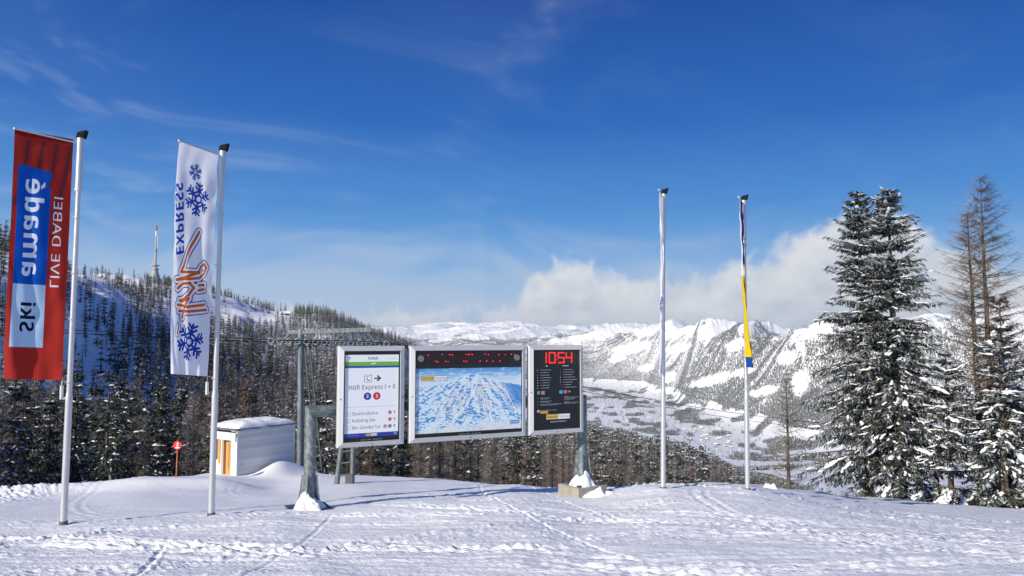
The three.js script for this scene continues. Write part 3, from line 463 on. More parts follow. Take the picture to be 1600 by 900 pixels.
function loft(rings, close = true) { // flat-shaded skin over rings of equal count
  const p = [], q = (a, b, c) => p.push(...a, ...b, ...c);
  for (let i = 0; i < rings.length - 1; i++) for (let j = 0; j < rings[i].length - (close ? 0 : 1); j++) { const k = (j + 1) % rings[i].length; q(rings[i][j], rings[i][k], rings[i + 1][k]); q(rings[i][j], rings[i + 1][k], rings[i + 1][j]); }
  for (const [r, f] of [[rings[0], 1], [rings[rings.length - 1], 0]]) for (let j = 1; j < r.length - 1; j++) f ? q(r[0], r[j + 1], r[j]) : q(r[0], r[j], r[j + 1]);
  const g = new THREE.BufferGeometry(); g.setAttribute('position', new THREE.Float32BufferAttribute(p, 3)); g.setAttribute('uv', new THREE.Float32BufferAttribute(new Float32Array(p.length / 3 * 2).map((_, i) => (i % 2 ? p[(i >> 1) * 3 + 1] : p[(i >> 1) * 3] + p[(i >> 1) * 3 + 2])), 2)); g.computeVertexNormals(); return g;
}

// ---------------------------------------------------------------- the information board
{
  const P0 = new THREE.Vector3(-3.55, 0, -15.6), P1 = new THREE.Vector3(1.72, 0, -18.4), turn = Math.atan2(P1.x - P0.x, P1.z - P0.z) - Math.PI / 2; // local x runs along the board, z towards the viewer
  const board = thing('information_board', 'three framed panels of ski information on a galvanised pipe gantry standing in the snow', 'sign', [P0.x, 0, P0.z], turn);
  const place = (px, v) => { const a = (px - 800) / F / (Math.cos(PITCH) - (450 - v) / F * Math.sin(PITCH)), u = P1.clone().sub(P0).normalize(), X = (a * -P0.z - P0.x) / (u.x - a * -u.z), d = -(P0.z + u.z * X); return [X, EYE + d * rise(v)]; };
  const groundAt = (X, Z) => { const c = Math.cos(turn), s = Math.sin(turn); return heightNear(P0.x + X * c + Z * s, P0.z - X * s + Z * c); };
  // gantry: two posts and a crossbar behind the panels
  const zb = -0.36, yb = 0.16, xl = -0.46, xr = 6.16, r = 0.118, gl = groundAt(xl, zb), gr = groundAt(xr, zb);
  part('gantry_pipe', pipe([[xl, gl - 0.4, zb], [xl, yb, zb], [xr, yb, zb], [xr, gr - 0.3, zb]], r), zinc, board);
  for (const [x, g, name] of [[xl, gl, 'fin'], [xr, gr + 0.30, 'fin']]) for (let k = 0; k < 4; k++) {
    const a = k * Math.PI / 2 + 0.5, c = Math.cos(a), s = Math.sin(a), o = (q, y, w) => [x + c * q - s * w, y, zb + s * q + c * w];
    part(name, loft([[o(0.1, g + 0.68, 0.008), o(0.16, g + 0.68, 0.008), o(0.25, g - 0.1, 0.008), o(0.1, g - 0.1, 0.008)], [o(0.1, g + 0.68, -0.008), o(0.16, g + 0.68, -0.008), o(0.25, g - 0.1, -0.008), o(0.1, g - 0.1, -0.008)]]), zinc, board);
  }
  part('base_plate', box(0.8, 0.04, 0.8, xl, gl + 0.015, zb), zincDark, board);
  part('base_plate', box(0.66, 0.03, 0.66, xr, gr + 0.29, zb), zincDark, board);
  for (const X of [0.35, 1.1, 1.95, 3.9, 4.75, 5.6]) part('bracket', box(0.07, 0.34, 0.24, X, yb, -0.22), zincDark, board);

  const W = 0.105;
  function panel(x0, x1, y0, y1, name) { // black case with an aluminium frame of four mitred bars
    const w = x1 - x0, h = y1 - y0, cx = (x0 + x1) / 2, cy = (y0 + y1) / 2, m = part(name, box(w - 0.03, h - 0.03, 0.10, 0, 0, -0.06), blackPlastic, board);
    m.position.set(cx, cy, 0);
    const prof = [[0, -0.10], [0, -0.015], [0.012, 0.002], [W, 0.045], [W, -0.005]], corner = (sx, sy) => prof.map(([o, z]) => [sx * (w / 2 - o), sy * (h / 2 - o), z]);
    const c = [corner(-1, -1), corner(1, -1), corner(1, 1), corner(-1, 1)];
    for (let i = 0; i < 4; i++) part('frame_bar', loft([c[i], c[(i + 1) % 4]]), aluminium, m);
    for (const s of [-1, 1]) part('frame_latch', cyl(0.014, 0.014, 0.01, 0, 0, 0, 10).rotateX(Math.PI / 2).translate(s * (w / 2 - 0.05), -0.05, 0.022), zincDark, m);
    part('frame_latch', cyl(0.014, 0.014, 0.01, 0, 0, 0, 10).rotateX(Math.PI / 2).translate(0, -h / 2 + 0.05, 0.022), zincDark, m);
    return { m, w: w - 2 * W, h: h - 2 * W };
  }
  const yTop = 1.50, yBot = -0.575;
  const A = panel(0, 1.43, yBot, yTop, 'direction_panel'), B = panel(1.545, 4.385, yBot, yTop, 'map_panel'), C = panel(4.46, 5.97, yBot, yTop, 'clock_panel');
  const face = (P, name, x, y, w, h, z, mat) => part(name, box(w, h, 0.006, x, y, z), mat, P.m);
  for (const P of [A, B, C]) face(P, 'backing', 0, 0, P.w + 0.01, P.h + 0.01, 0.0, blackFace);
  const print = (t, rough = 0.42, k = 0.94) => std(lin(k, k, k), rough, { map: t });
  // direction panel
  const arrowUp = (g, x, y, s) => { g.lineWidth = s * 0.22; g.lineCap = 'butt'; g.beginPath(); g.moveTo(x, y + s); g.lineTo(x, y - s * 0.5); g.stroke(); g.beginPath(); g.moveTo(x - s * 0.62, y - s * 0.05); g.lineTo(x, y - s * 0.72); g.lineTo(x + s * 0.62, y - s * 0.05); g.stroke(); };
  const liftIcon = (g, x, y, s) => { g.lineWidth = s * 0.05; g.strokeRect(x, y, s, s); g.lineWidth = s * 0.04; g.beginPath(); g.moveTo(x + s * 0.08, y + s * 0.28); g.lineTo(x + s * 0.92, y + s * 0.1); g.moveTo(x + s * 0.5, y + s * 0.2); g.lineTo(x + s * 0.36, y + s * 0.5); g.stroke(); g.lineWidth = s * 0.09; g.beginPath(); g.moveTo(x + s * 0.3, y + s * 0.45); g.lineTo(x + s * 0.46, y + s * 0.74); g.lineTo(x + s * 0.68, y + s * 0.7); g.lineTo(x + s * 0.74, y + s * 0.88); g.stroke(); };
  const fit = (g, text, x, y, width) => { const m = g.measureText(text).width; g.save(); g.translate(x, y); g.scale(width / m, 1); g.fillText(text, 0, 0); g.restore(); };
  const disc = (g, x, y, r, fill, text, size) => { g.fillStyle = fill; g.beginPath(); g.arc(x, y, r, 0, 7); g.fill(); g.fillStyle = '#f4f6f8'; g.font = 'bold ' + size + 'px Arial'; g.textAlign = 'center'; g.fillText(text, x, y + size * 0.36); g.textAlign = 'left'; };
  const posterTex = canvas(1024, 1560, (g, w, h) => {
    g.fillStyle = '#eef1f5'; g.fillRect(0, 0, w, h);
    g.fillStyle = '#2c3136'; g.strokeStyle = '#2c3136'; arrowUp(g, 76, 66, 38);
    g.font = 'bold 66px Arial'; fit(g, 'PLANAI', 428, 92, 190);
    g.strokeStyle = '#aab4bd'; g.lineWidth = 5; for (let k = 0; k < 5; k++) { g.beginPath(); g.moveTo(815 + k * 38, 92); g.lineTo(830 + k * 38, 66); g.lineTo(846 + k * 38, 92); g.stroke(); } g.fillStyle = '#c3cad1'; for (let k = 0; k < 6; k++) g.fillRect(826 + k * 28, 40, 12, 7);
    g.fillStyle = '#6cb52d'; g.fillRect(0, 134, w, 70);
    g.fillStyle = '#d9efc6'; g.beginPath(); g.ellipse(w * 0.52, 170, 58, 13, -0.12, 0, 7); g.fill(); g.fillStyle = '#6cb52d'; g.fillRect(w * 0.52 - 30, 166, 60, 4); g.fillStyle = '#e8f6da'; g.beginPath(); g.moveTo(w * 0.52 - 22, 160); g.lineTo(w * 0.52, 146); g.lineTo(w * 0.52 + 20, 160); g.fill();
    g.fillStyle = '#244f9e'; g.fillRect(0, 206, w, 44);
    g.strokeStyle = '#3a3f45'; liftIcon(g, 362, 385, 138);
    g.strokeStyle = g.fillStyle = '#272b30'; g.lineWidth = 26; g.beginPath(); g.moveTo(548, 452); g.lineTo(660, 452); g.stroke(); g.beginPath(); g.moveTo(606, 398); g.lineTo(666, 452); g.lineTo(606, 506); g.stroke();
    g.font = '118px Arial'; fit(g, 'Höfi Express l + ll', 62, 660, 906); g.lineWidth = 3; g.save(); g.strokeStyle = '#272b30'; g.restore();
    disc(g, 424, 790, 72, '#24439a', '3', 84); disc(g, 602, 790, 72, '#c02a30', '3', 84);
    g.fillStyle = '#8d949b'; g.fillRect(26, 986, w - 60, 4);
    const rows = [['Quattralpina', 1140, 490], ['Kaibling 6er', 1272, 455], ['8er Gondel Tal', 1404, 540]];
    rows.forEach(([t, y, wd], i) => { g.strokeStyle = '#8a9097'; liftIcon(g, 32, y - 62, 76); g.fillStyle = '#3a3e44'; g.font = '82px Arial'; fit(g, t, 138, y, wd); g.strokeStyle = g.fillStyle = '#2b2f34'; arrowUp(g, 952, y - 30, 36); if (i < 2) { disc(g, 862, y - 30, 34, '#b8262c', i ? '1' : '2', 42); g.fillStyle = '#d4d8dc'; g.fillRect(26, y + 40, w - 60, 2); } else { disc(g, 770, y - 30, 34, '#b8434a', '2a', 36); disc(g, 862, y - 30, 34, '#2a2f36', '1a', 36); } });
    g.fillStyle = '#243f97'; g.fillRect(0, 1482, w, 78);
    g.fillStyle = '#d9b75c'; g.fillRect(402, 1498, 104, 42); g.fillStyle = '#e9edf3'; g.fillRect(506, 1498, 108, 42); g.fillStyle = '#5c5648'; g.font = 'bold 24px Arial'; fit(g, 'HAUSER', 410, 1528, 88); g.fillStyle = '#566'; fit(g, 'Kaibling', 514, 1528, 92);
    g.fillStyle = '#8f9fd6'; for (let k = 0; k < 14; k++) g.fillRect(40 + k * 16, 1518, 11, 7); g.fillRect(948, 1502, 42, 34);
  });
  face(A, 'poster', 0.0, 0.005, A.w - 0.07, A.h - 0.17, 0.006, print(posterTex));
  const lines = canvas(512, 16, (g, w, h) => { g.fillStyle = '#08090b'; g.fillRect(0, 0, w, h); g.fillStyle = '#cfd3d8'; const r = rng(8); for (let x = 150; x < 360; x += 6) if (r() > 0.15) g.fillRect(x, 5, 4, 6); });
  face(A, 'imprint', 0, -A.h / 2 + 0.035, A.w - 0.1, 0.022, 0.006, print(lines));
  // map panel: painted panorama of the ski area under a message display
  const mapTex = canvas(1280, 820, (g, w, h) => {
    const im = g.createImageData(w, h), hill = (x) => 0.27 - 0.13 * Math.exp(-(((x - 0.52) / 0.22) ** 2)) + 0.12 * Math.abs(x - 0.5) + 0.02 * N2(x * 9, 1);
    for (let y = 0; y < h; y++) for (let x = 0; x < w; x++) {
      const u = x / w, v = y / h, o = (y * w + x) * 4, top = hill(u) - 0.04;
      let c;
      if (v < top) { const k = clamp(v / 0.22), s = 0.5 + 0.5 * fbm(N2, u * 5, v * 9 + 3, 4), pk = sstep(0.05, 0.4, fbm(N2b, u * 8 + v * 5, v * 12, 4) + (v - 0.06) * 2.6); c = [lerp(60, 190, k) + 40 * s, lerp(140, 215, k) + 18 * s, lerp(205, 235, k) + 10 * s]; c = [lerp(c[0], 214, pk * 0.6), lerp(c[1], 232, pk * 0.6), lerp(c[2], 244, pk * 0.6)]; }
      else { const fx = (u - 0.52) / (0.25 + v), a = fbm(N2, fx * 6 + 2, v * 5 - Math.abs(fx) * 2.2, 5, 0.6), b = fbm(N2b, u * 16 + v * 10, v * 22 - u * 8, 4), wood = 0.92 * sstep(0.0, 0.36, a + 1.0 * b - 0.06), ice = 0.5 + 0.5 * b; c = [lerp(202 + 28 * ice, 42 + 46 * ice, wood), lerp(226 + 14 * ice, 112 + 50 * ice, wood), lerp(238 + 8 * ice, 192 + 28 * ice, wood)]; const right = sstep(0.80, 0.95, u - 0.25 * (v - 0.45)) * sstep(0.2, 0.3, v) * sstep(0.72, 0.55, v); c = [lerp(c[0], 48, right * 0.7), lerp(c[1], 120, right * 0.7), lerp(c[2], 205, right * 0.7)]; }
      if (v > 0.90 + 0.09 * (0.5 - u)) { const k = 0.75; c = [lerp(c[0], 222, k), lerp(c[1], 228, k), lerp(c[2], 228, k)]; }
      im.data[o] = c[0]; im.data[o + 1] = c[1]; im.data[o + 2] = c[2]; im.data[o + 3] = 255;
    }
    g.putImageData(im, 0, 0);
    const r = rng(15), path = (pts, col, wd, dash = []) => { g.strokeStyle = col; g.lineWidth = wd; g.setLineDash(dash); g.beginPath(); pts.forEach(([x, y], i) => (i ? g.quadraticCurveTo((pts[i - 1][0] + x) / 2 * w + (r() - 0.5) * 40, (pts[i - 1][1] + y) / 2 * h, x * w, y * h) : g.moveTo(x * w, y * h))); g.stroke(); g.setLineDash([]); };
    for (const p of [[[0.57, 0.26], [0.52, 0.42], [0.45, 0.62], [0.36, 0.75], [0.33, 0.9]], [[0.60, 0.28], [0.62, 0.46], [0.635, 0.64], [0.66, 0.82]], [[0.45, 0.19], [0.53, 0.24], [0.66, 0.25], [0.75, 0.3], [0.84, 0.36]]]) path(p, 'rgba(244,240,238,0.75)', 26);
    for (const p of [[[0.45, 0.19], [0.52, 0.235], [0.6, 0.28], [0.68, 0.27], [0.83, 0.34]], [[0.3, 0.33], [0.4, 0.42], [0.46, 0.5], [0.42, 0.6]], [[0.58, 0.28], [0.55, 0.45], [0.48, 0.6], [0.4, 0.72]], [[0.61, 0.29], [0.625, 0.5], [0.64, 0.66], [0.67, 0.8]], [[0.47, 0.36], [0.5, 0.33], [0.58, 0.29]], [[0.28, 0.6], [0.34, 0.62], [0.42, 0.58]]]) path(p, 'rgba(196,70,66,0.8)', 3.2, [7, 5]);
    for (const p of [[[0.27, 0.34], [0.22, 0.46], [0.15, 0.66], [0.10, 0.78]], [[0.5, 0.38], [0.44, 0.58], [0.4, 0.72], [0.38, 0.84]]]) path(p, 'rgba(70,205,180,0.75)', 6, [10, 5]);
    for (const p of [[[0.34, 0.74], [0.32, 0.82], [0.34, 0.9]], [[0.47, 0.62], [0.47, 0.74], [0.44, 0.86]], [[0.63, 0.6], [0.65, 0.72], [0.66, 0.82]]]) path(p, 'rgba(70,80,110,0.75)', 3);
    for (let k = 0; k < 34; k++) { const x0 = 0.3 + 0.5 * r(), y0 = 0.24 + 0.2 * r(), dx = (x0 - 0.52) * 0.9 + (r() - 0.5) * 0.12, n = 3, pts = []; for (let j = 0; j <= n; j++) pts.push([x0 + dx * j / n + (r() - 0.5) * 0.03, y0 + (0.2 + 0.3 * r()) * j / n]); path(pts, ['rgba(205,60,56,0.75)', 'rgba(48,92,190,0.8)', 'rgba(48,92,190,0.8)', 'rgba(40,44,60,0.7)', 'rgba(245,248,252,0.9)'][k % 5], k % 5 === 4 ? 9 : 3); }
    for (const [x, y, q] of [[0.375, 0.23, 1], [0.3, 0.32, 1.3], [0.49, 0.22, 1], [0.6, 0.28, 1.6], [0.575, 0.265, 1.2], [0.64, 0.22, 1], [0.68, 0.24, 1], [0.82, 0.33, 1.2], [0.40, 0.41, 1.1], [0.455, 0.5, 1], [0.27, 0.6, 1], [0.16, 0.65, 1.3], [0.47, 0.33, 1], [0.63, 0.57, 0.8]]) { g.fillStyle = q > 1.05 ? '#c4453f' : '#5560a0'; g.fillRect(x * w - 6 * q, y * h - 6 * q, 12 * q, 12 * q); }
    for (let k = 0; k < 46; k++) { g.fillStyle = 'rgba(70,84,120,0.7)'; g.fillRect((0.06 + 0.88 * r()) * w, (0.28 + 0.66 * r()) * h, 8 + 16 * r(), 2.5); }
    g.fillStyle = '#d7b864'; g.fillRect(64, 92, 152, 64); g.fillStyle = '#dfe8ef'; g.fillRect(216, 92, 148, 64); g.strokeStyle = '#5d6c78'; g.lineWidth = 5; g.strokeRect(64, 92, 300, 64); g.fillStyle = '#6d6245'; g.font = 'bold 36px Arial'; fit(g, 'HAUSER', 78, 137, 126); g.fillStyle = '#5b6f88'; g.font = '38px Arial'; fit(g, 'Kaibling', 228, 137, 126);
    g.fillStyle = '#2a78bd'; g.fillRect(1138, 708, 118, 46); g.fillStyle = '#bcd9ef'; for (let k = 0; k < 6; k++) g.fillRect(1148 + k * 17, 722, 12, 18);
  });
  const mapH = B.h * 0.775, band = B.h - mapH;
  face(B, 'panorama_map', 0, -B.h / 2 + mapH / 2 + 0.055, B.w - 0.05, mapH - 0.055, 0.006, print(mapTex));
  face(B, 'imprint', 0, -B.h / 2 + 0.028, B.w * 0.5, 0.022, 0.006, print(lines));
  const led = std(lin(0.018, 0.004, 0.005), 0.45), ledDot = std(lin(0.25, 0.01, 0.01), 0.4, { emissive: lin(1, 0.035, 0.025), emissiveIntensity: 1.1 });
  const dots = (list, r0) => mergeGeometries(list.map(([x, y]) => new THREE.CylinderGeometry(r0, r0, 0.004, 6).rotateX(Math.PI / 2).translate(x, y, 0)));
  [0.07, -0.075].forEach((dy, i) => {
    const y = B.h / 2 - band / 2 + 0.03 + dy, s = face(B, 'message_display', 0.02, y, B.w * 0.76, 0.105, 0.006, led), r = rng(60 + i), list = [];
    for (const q of [[-0.42, -0.26, -0.17, -0.14, 0.03, 0.05, 0.07, 0.10, 0.26, 0.30, 0.44, 0.52, 0.60, 0.64], [-0.34, -0.31, -0.22, -0.19, 0.0, 0.03, 0.2, 0.28, 0.36, 0.45]][i]) for (let k = 0; k < 2; k++) list.push([(q - 0.08) * B.w * 0.76 + (r() - 0.5) * 0.02, (r() - 0.5) * 0.03 + 0.012]);
    part('display_dots', dots(list, 0.0115).translate(0, y, 0.0115), ledDot, s).userData.kind = 'stuff';
  });
  for (const s of [-1, 1]) part('loudspeaker', cyl(0.072, 0.066, 0.02, 0, 0, 0, 28).rotateX(Math.PI / 2).translate(s * B.w * 0.448, B.h / 2 - band / 2 + 0.035, 0.012), std(lin(0.2, 0.21, 0.21), 0.55, { metalness: 0.4, bumpMap: grain, bumpScale: 0.004 }), B.m);
  // clock panel
  const infoTex = canvas(900, 1320, (g, w, h) => {
    g.fillStyle = '#13161d'; g.fillRect(0, 0, w, h);
    const r = rng(33), bar = (x, y, len, hh, col) => { g.fillStyle = col; let q = x; while (q < x + len) { const l = 6 + 22 * r(); g.fillRect(q, y, Math.min(l, x + len - q), hh); q += l + 5; } };
    bar(235, 0, 40, 12, '#e8ebef'); bar(560, 0, 120, 12, '#e8ebef');
    for (let k = 0; k < 8; k++) { const y = 78 + k * 53; for (const [x, on] of [[72, k === 1 || k === 2], [512, k < 3 || k > 5]]) { g.fillStyle = '#3a3f49'; g.fillRect(x, y, 20, 16); g.fillStyle = on ? '#c8333a' : '#e6e8ec'; g.fillRect(x + 4, y + 3, 11, 10); bar(x + 68, y + 3, 16, 10, '#b9bec6'); bar(x + 100, y + 3, x < 300 ? 80 + 90 * r() : 110 + 130 * r(), 9, '#aeb4bd'); } }
    g.fillStyle = '#6f8f86'; g.fillRect(72, 520, 52, 66); g.fillStyle = '#b98286'; g.fillRect(150, 520, 64, 70);
    g.fillStyle = '#3f97d8'; g.beginPath(); g.arc(530, 552, 40, 0, 7); g.fill(); g.fillStyle = '#b9636a'; g.beginPath(); g.arc(616, 550, 38, 0, 7); g.fill(); g.fillStyle = '#6d7077'; g.beginPath(); g.arc(696, 548, 24, 0, 7); g.fill(); bar(682, 543, 28, 9, '#d9dbe0');
    for (const [x, y, l, n] of [[136, 660, 190, 2], [136, 728, 220, 2], [136, 790, 420, 2], [592, 646, 90, 1], [592, 664, 290, 2], [592, 706, 190, 1], [592, 752, 90, 1], [592, 774, 290, 2]]) for (let k = 0; k < n; k++) bar(x, y + k * 19, l * (k ? 0.8 : 1), 8, '#9aa0aa');
    for (const y of [664, 732, 794]) { g.fillStyle = '#8a909a'; g.fillRect(76, y, 14, 12); }
    g.fillStyle = '#d7dbe0'; g.fillRect(72, 908, 44, 46); g.fillStyle = '#5a6068'; g.fillRect(82, 918, 24, 26); bar(136, 916, 310, 9, '#9aa0aa'); g.fillStyle = '#d9a520'; g.fillRect(134, 934, 144, 50); g.fillStyle = '#7a5c10'; for (let k = 0; k < 5; k++) g.fillRect(150 + k * 22, 952, 15, 14);
    g.fillStyle = '#cfae4e'; g.fillRect(244, 1008, 232, 104); g.fillStyle = '#dfe3e6'; g.fillRect(476, 1008, 226, 104); g.strokeStyle = '#8b8f94'; g.lineWidth = 5; g.strokeRect(244, 1008, 458, 104); g.fillStyle = '#6b5a2a'; g.font = 'bold 56px Arial'; fit(g, 'HAUSER', 258, 1080, 204); g.fillStyle = '#6a7280'; g.font = '60px Arial'; fit(g, 'Kaibling', 492, 1080, 196);
    g.fillStyle = '#e4e7ea'; g.font = '34px Arial'; fit(g, 'www.hauser-kaibling.at', 318, 1172, 314);
    bar(400, 1296, 300, 6, '#5d636c');
  });
  face(C, 'information_print', 0, -0.185, C.w - 0.02, C.h - 0.38, 0.006, std(0xffffff, 0.25, { map: infoTex }));
  const digitW = 0.155, digitH = 0.235;
  const strokes = { a: [[0, 1], [1, 1]], b: [[1, 1], [1, 0.5]], c: [[1, 0.5], [1, 0]], d: [[0, 0], [1, 0]], e: [[0, 0.5], [0, 0]], f: [[0, 1], [0, 0.5]], g: [[0, 0.5], [1, 0.5]] };
  const digit = (names, x) => { const list = []; for (const n of names) { const [[x0, y0], [x1, y1]] = strokes[n], L = Math.hypot((x1 - x0) * digitW, (y1 - y0) * digitH), m = Math.round(L / 0.0255); for (let k = 0; k <= m; k++) for (const o of [-0.008, 0.008]) list.push([x + lerp(x0, x1, k / m) * digitW + (x0 === x1 ? o : 0), C.h / 2 - 0.305 + lerp(y0, y1, k / m) * digitH + (x0 === x1 ? 0 : o)]); } part('clock_digit', dots(list, 0.0105).translate(0, 0, 0.0105), ledDot, clock).userData.kind = 'stuff'; };
  const clock = face(C, 'clock_display', 0.07, C.h / 2 - 0.185, 0.96, 0.30, 0.005, std(lin(0.02, 0.012, 0.014), 0.3));
  clock.position.set(0, 0, 0);
  digit('bc', -0.445); digit('abcdef', -0.205); digit('afgcd', 0.045); digit('fgbc', 0.262);
  part('clock_colon', dots([[-0.01, C.h / 2 - 0.235], [0.006, C.h / 2 - 0.235], [-0.01, C.h / 2 - 0.135], [0.006, C.h / 2 - 0.135]], 0.0115).translate(0, 0, 0.0105), ledDot, clock).userData.kind = 'stuff';
  // concrete footing and snow round the feet
  const toWorld = (X, Z) => [P0.x + X * Math.cos(turn) + Z * Math.sin(turn), P0.z - X * Math.sin(turn) + Z * Math.cos(turn)];
  const [bx, bz] = toWorld(xr - 0.02, zb + 0.02), block = thing('concrete_block', 'rough concrete footing block under the gantry post beside the clock panel', 'concrete block', [bx, gr, bz], turn + 0.10);
  part('block', loft([[[-0.45, -0.35, -0.42], [-0.45, -0.35, 0.42], [0.45, -0.35, 0.42], [0.45, -0.35, -0.42]], [[-0.43, 0.25, -0.40], [-0.43, 0.25, 0.40], [0.43, 0.25, 0.40], [0.43, 0.25, -0.40]], [[-0.41, 0.27, -0.38], [-0.41, 0.27, 0.38], [0.41, 0.27, 0.38], [0.41, 0.27, -0.38]]]), concrete, block);
  const heap = (name, label, rx, rz, h, X, Z, y, seed, t = 0, sharp) => { const [x, z] = toWorld(X, Z), m = part(numbered('snow_heap'), mound(rx, rz, h, seed, 22, sharp), heapSnow, scene); m.position.set(x, y, z); m.rotation.y = t; tag(m, label, 'snow heap'); };
  heap('a', 'snow heap piled against the foot of the gantry post by the direction panel', 0.42, 0.38, 0.36, xl - 0.03, zb + 0.16, gl - 0.04, 4, 0.3, 2.3);
  heap('b', 'snow heap on top of the concrete block around the post', 0.42, 0.36, 0.31, xr - 0.03, zb + 0.10, gr + 0.25, 9, 0.6, 2.2);
  heap('c', 'low snow heap leaning on the front of the concrete block', 0.62, 0.30, 0.27, xr + 0.04, zb + 0.50, gr - 0.04, 14, 0.0, 2.4);
}

// ---------------------------------------------------------------- flag poles and banners
const bannerMat = (t) => new THREE.MeshPhysicalMaterial({ map: t, roughness: 1, transmission: 0.42, thickness: 0, side: THREE.DoubleSide, specularIntensity: 0.2 });
function flagPole(label, top, foot, d, arm) { // arm: tip of the banner arm
  const T = at(...top, d), B0 = at(...foot, d), ground = heightNear(B0[0], B0[2]), y0 = ground - 0.3, H = T[1] - y0, lean = (T[0] - B0[0]) / (T[1] - B0[1]);
  const g = thing('flag_pole', label, 'flag pole', [B0[0] + lean * (y0 - B0[1]), y0, B0[2]]);
  const X = (h) => lean * h, seg = (name, a, b, ra, rb, m) => part(name, rod([X(a), a, 0], [X(b), b, 0], ra, 22, rb), m, g);
  seg('lower_pole', 0, 2.55, 0.058, 0.058, poleMetal); seg('collar', 2.5, 2.62, 0.061, 0.047, poleMetal);
  seg('ground_socket', 0.25, 0.36, 0.075, 0.07, zincDark); seg('upper_pole', 2.55, H - 0.05, 0.046, 0.039, poleMetal);
  const head = seg('rotating_head', H - 0.95, H, 0.058, 0.058, poleMetal); seg('head_ring', H - 0.98, H - 0.93, 0.064, 0.064, aluminium);
  part('pole_cap', loft([[[-0.055, 0, 0.06], [0.075, 0, 0.06], [0.075, 0, -0.06], [-0.055, 0, -0.06]], [[-0.04, 0.10, 0.05], [0.115, 0.14, 0.05], [0.115, 0.14, -0.05], [-0.04, 0.10, -0.05]]]), blackPlastic, g).position.set(X(H), H, 0);
  const tip = new THREE.Vector3(...arm).sub(g.position).toArray();
  part('banner_arm', rod([X(H - 0.1), H - 0.1, 0], tip, 0.017, 10), poleMetal, g); part('arm_end', new THREE.SphereGeometry(0.026, 10, 8).translate(...tip), poleMetal, g);
  return { g, X, H, y0, top: T };
}
function banner(label, corners, tex, fold, seed, nx = 30, ny = 90) { // corners: top free, top at pole, bottom at pole, bottom free
  const [a, b, c, e] = corners.map((p) => new THREE.Vector3(...p)), pos = [], uv = [], ix = [], n = new THREE.Vector3();
  for (let j = 0; j <= ny; j++) for (let i = 0; i <= nx; i++) {
    const u = i / nx, v = j / ny, L = a.clone().lerp(e, v), R = b.clone().lerp(c, v), p = L.clone().lerp(R, u), away = 1 - u;
    n.copy(R).sub(L).cross(new THREE.Vector3(0, 1, 0)).normalize();
    const q = fold.bow * Math.sin(v * Math.PI) * away + fold.amp * (0.25 + 0.75 * v) * (0.3 + 0.7 * away) * Math.min(1, v * 6 + 0.1) * (Math.sin(u * fold.freq + 2.2 * Math.sin(v * 2.6 + seed) + seed) + 0.55 * Math.sin(u * fold.freq * 1.9 - v * 3.1 + seed * 2)) + 0.02 * N3(u * 2.5, v * 7, seed);
    p.addScaledVector(n, q); p.y -= fold.sag * away * v * (1 - v) * 0.2;
    const side = R.clone().sub(L).normalize(); p.addScaledVector(side, -(fold.pull ?? 0) * away * Math.sin(v * Math.PI) + (fold.shift ?? 0) * away * Math.sin(v * 6.28));
    pos.push(p.x, p.y, p.z); uv.push(u, 1 - v);
  }
  for (let j = 0; j < ny; j++) for (let i = 0; i < nx; i++) { const k = j * (nx + 1) + i; ix.push(k, k + nx + 1, k + 1, k + 1, k + nx + 1, k + nx + 2); }
  const g = new THREE.BufferGeometry(); g.setAttribute('position', new THREE.Float32BufferAttribute(pos, 3)); g.setAttribute('uv', new THREE.Float32BufferAttribute(uv, 2)); g.setIndex(ix); g.computeVertexNormals();
  const t = thing('banner', label, 'banner'); part('cloth', g, bannerMat(tex), t);
  return { t, edge: (v) => b.clone().lerp(c, v) };
}
function ties(pole, flag, rows, weight) { // cords from the pole to the banner's edge and a weight below it
  for (const v of rows) { const e = flag.edge(v), h = e.y - pole.y0, k = pole.g.position; part('cord', rod([pole.X(h - 0.04), h - 0.04, 0], [e.x - k.x, e.y - k.y, e.z - k.z], 0.006, 6), aluminium, pole.g); part('cord_ring', new THREE.TorusGeometry(0.064, 0.006, 6, 20).rotateX(Math.PI / 2).translate(pole.X(h - 0.05), h - 0.05, 0), aluminium, pole.g); }
  if (weight) { const e = flag.edge(1), k = flag.t; part('hanging_weight', mergeGeometries([rod([e.x, e.y, e.z], [e.x, e.y - 0.12, e.z], 0.008, 6), cyl(0.03, 0.03, 0.24, e.x, e.y - 0.34, e.z, 12)].map((q) => q.toNonIndexed())), aluminium, k); }
}
const backText = (g, text, x, y, len, size, font = 'bold') => { g.save(); g.setTransform(0, -1, -1, 0, x, y); g.font = (font ? font + ' ' : '') + size + 'px Arial'; const m = g.measureText(text).width; g.scale(len / m, 1); g.fillText(text, 0, 0); g.restore(); }; // reading upwards, seen from the back of the cloth
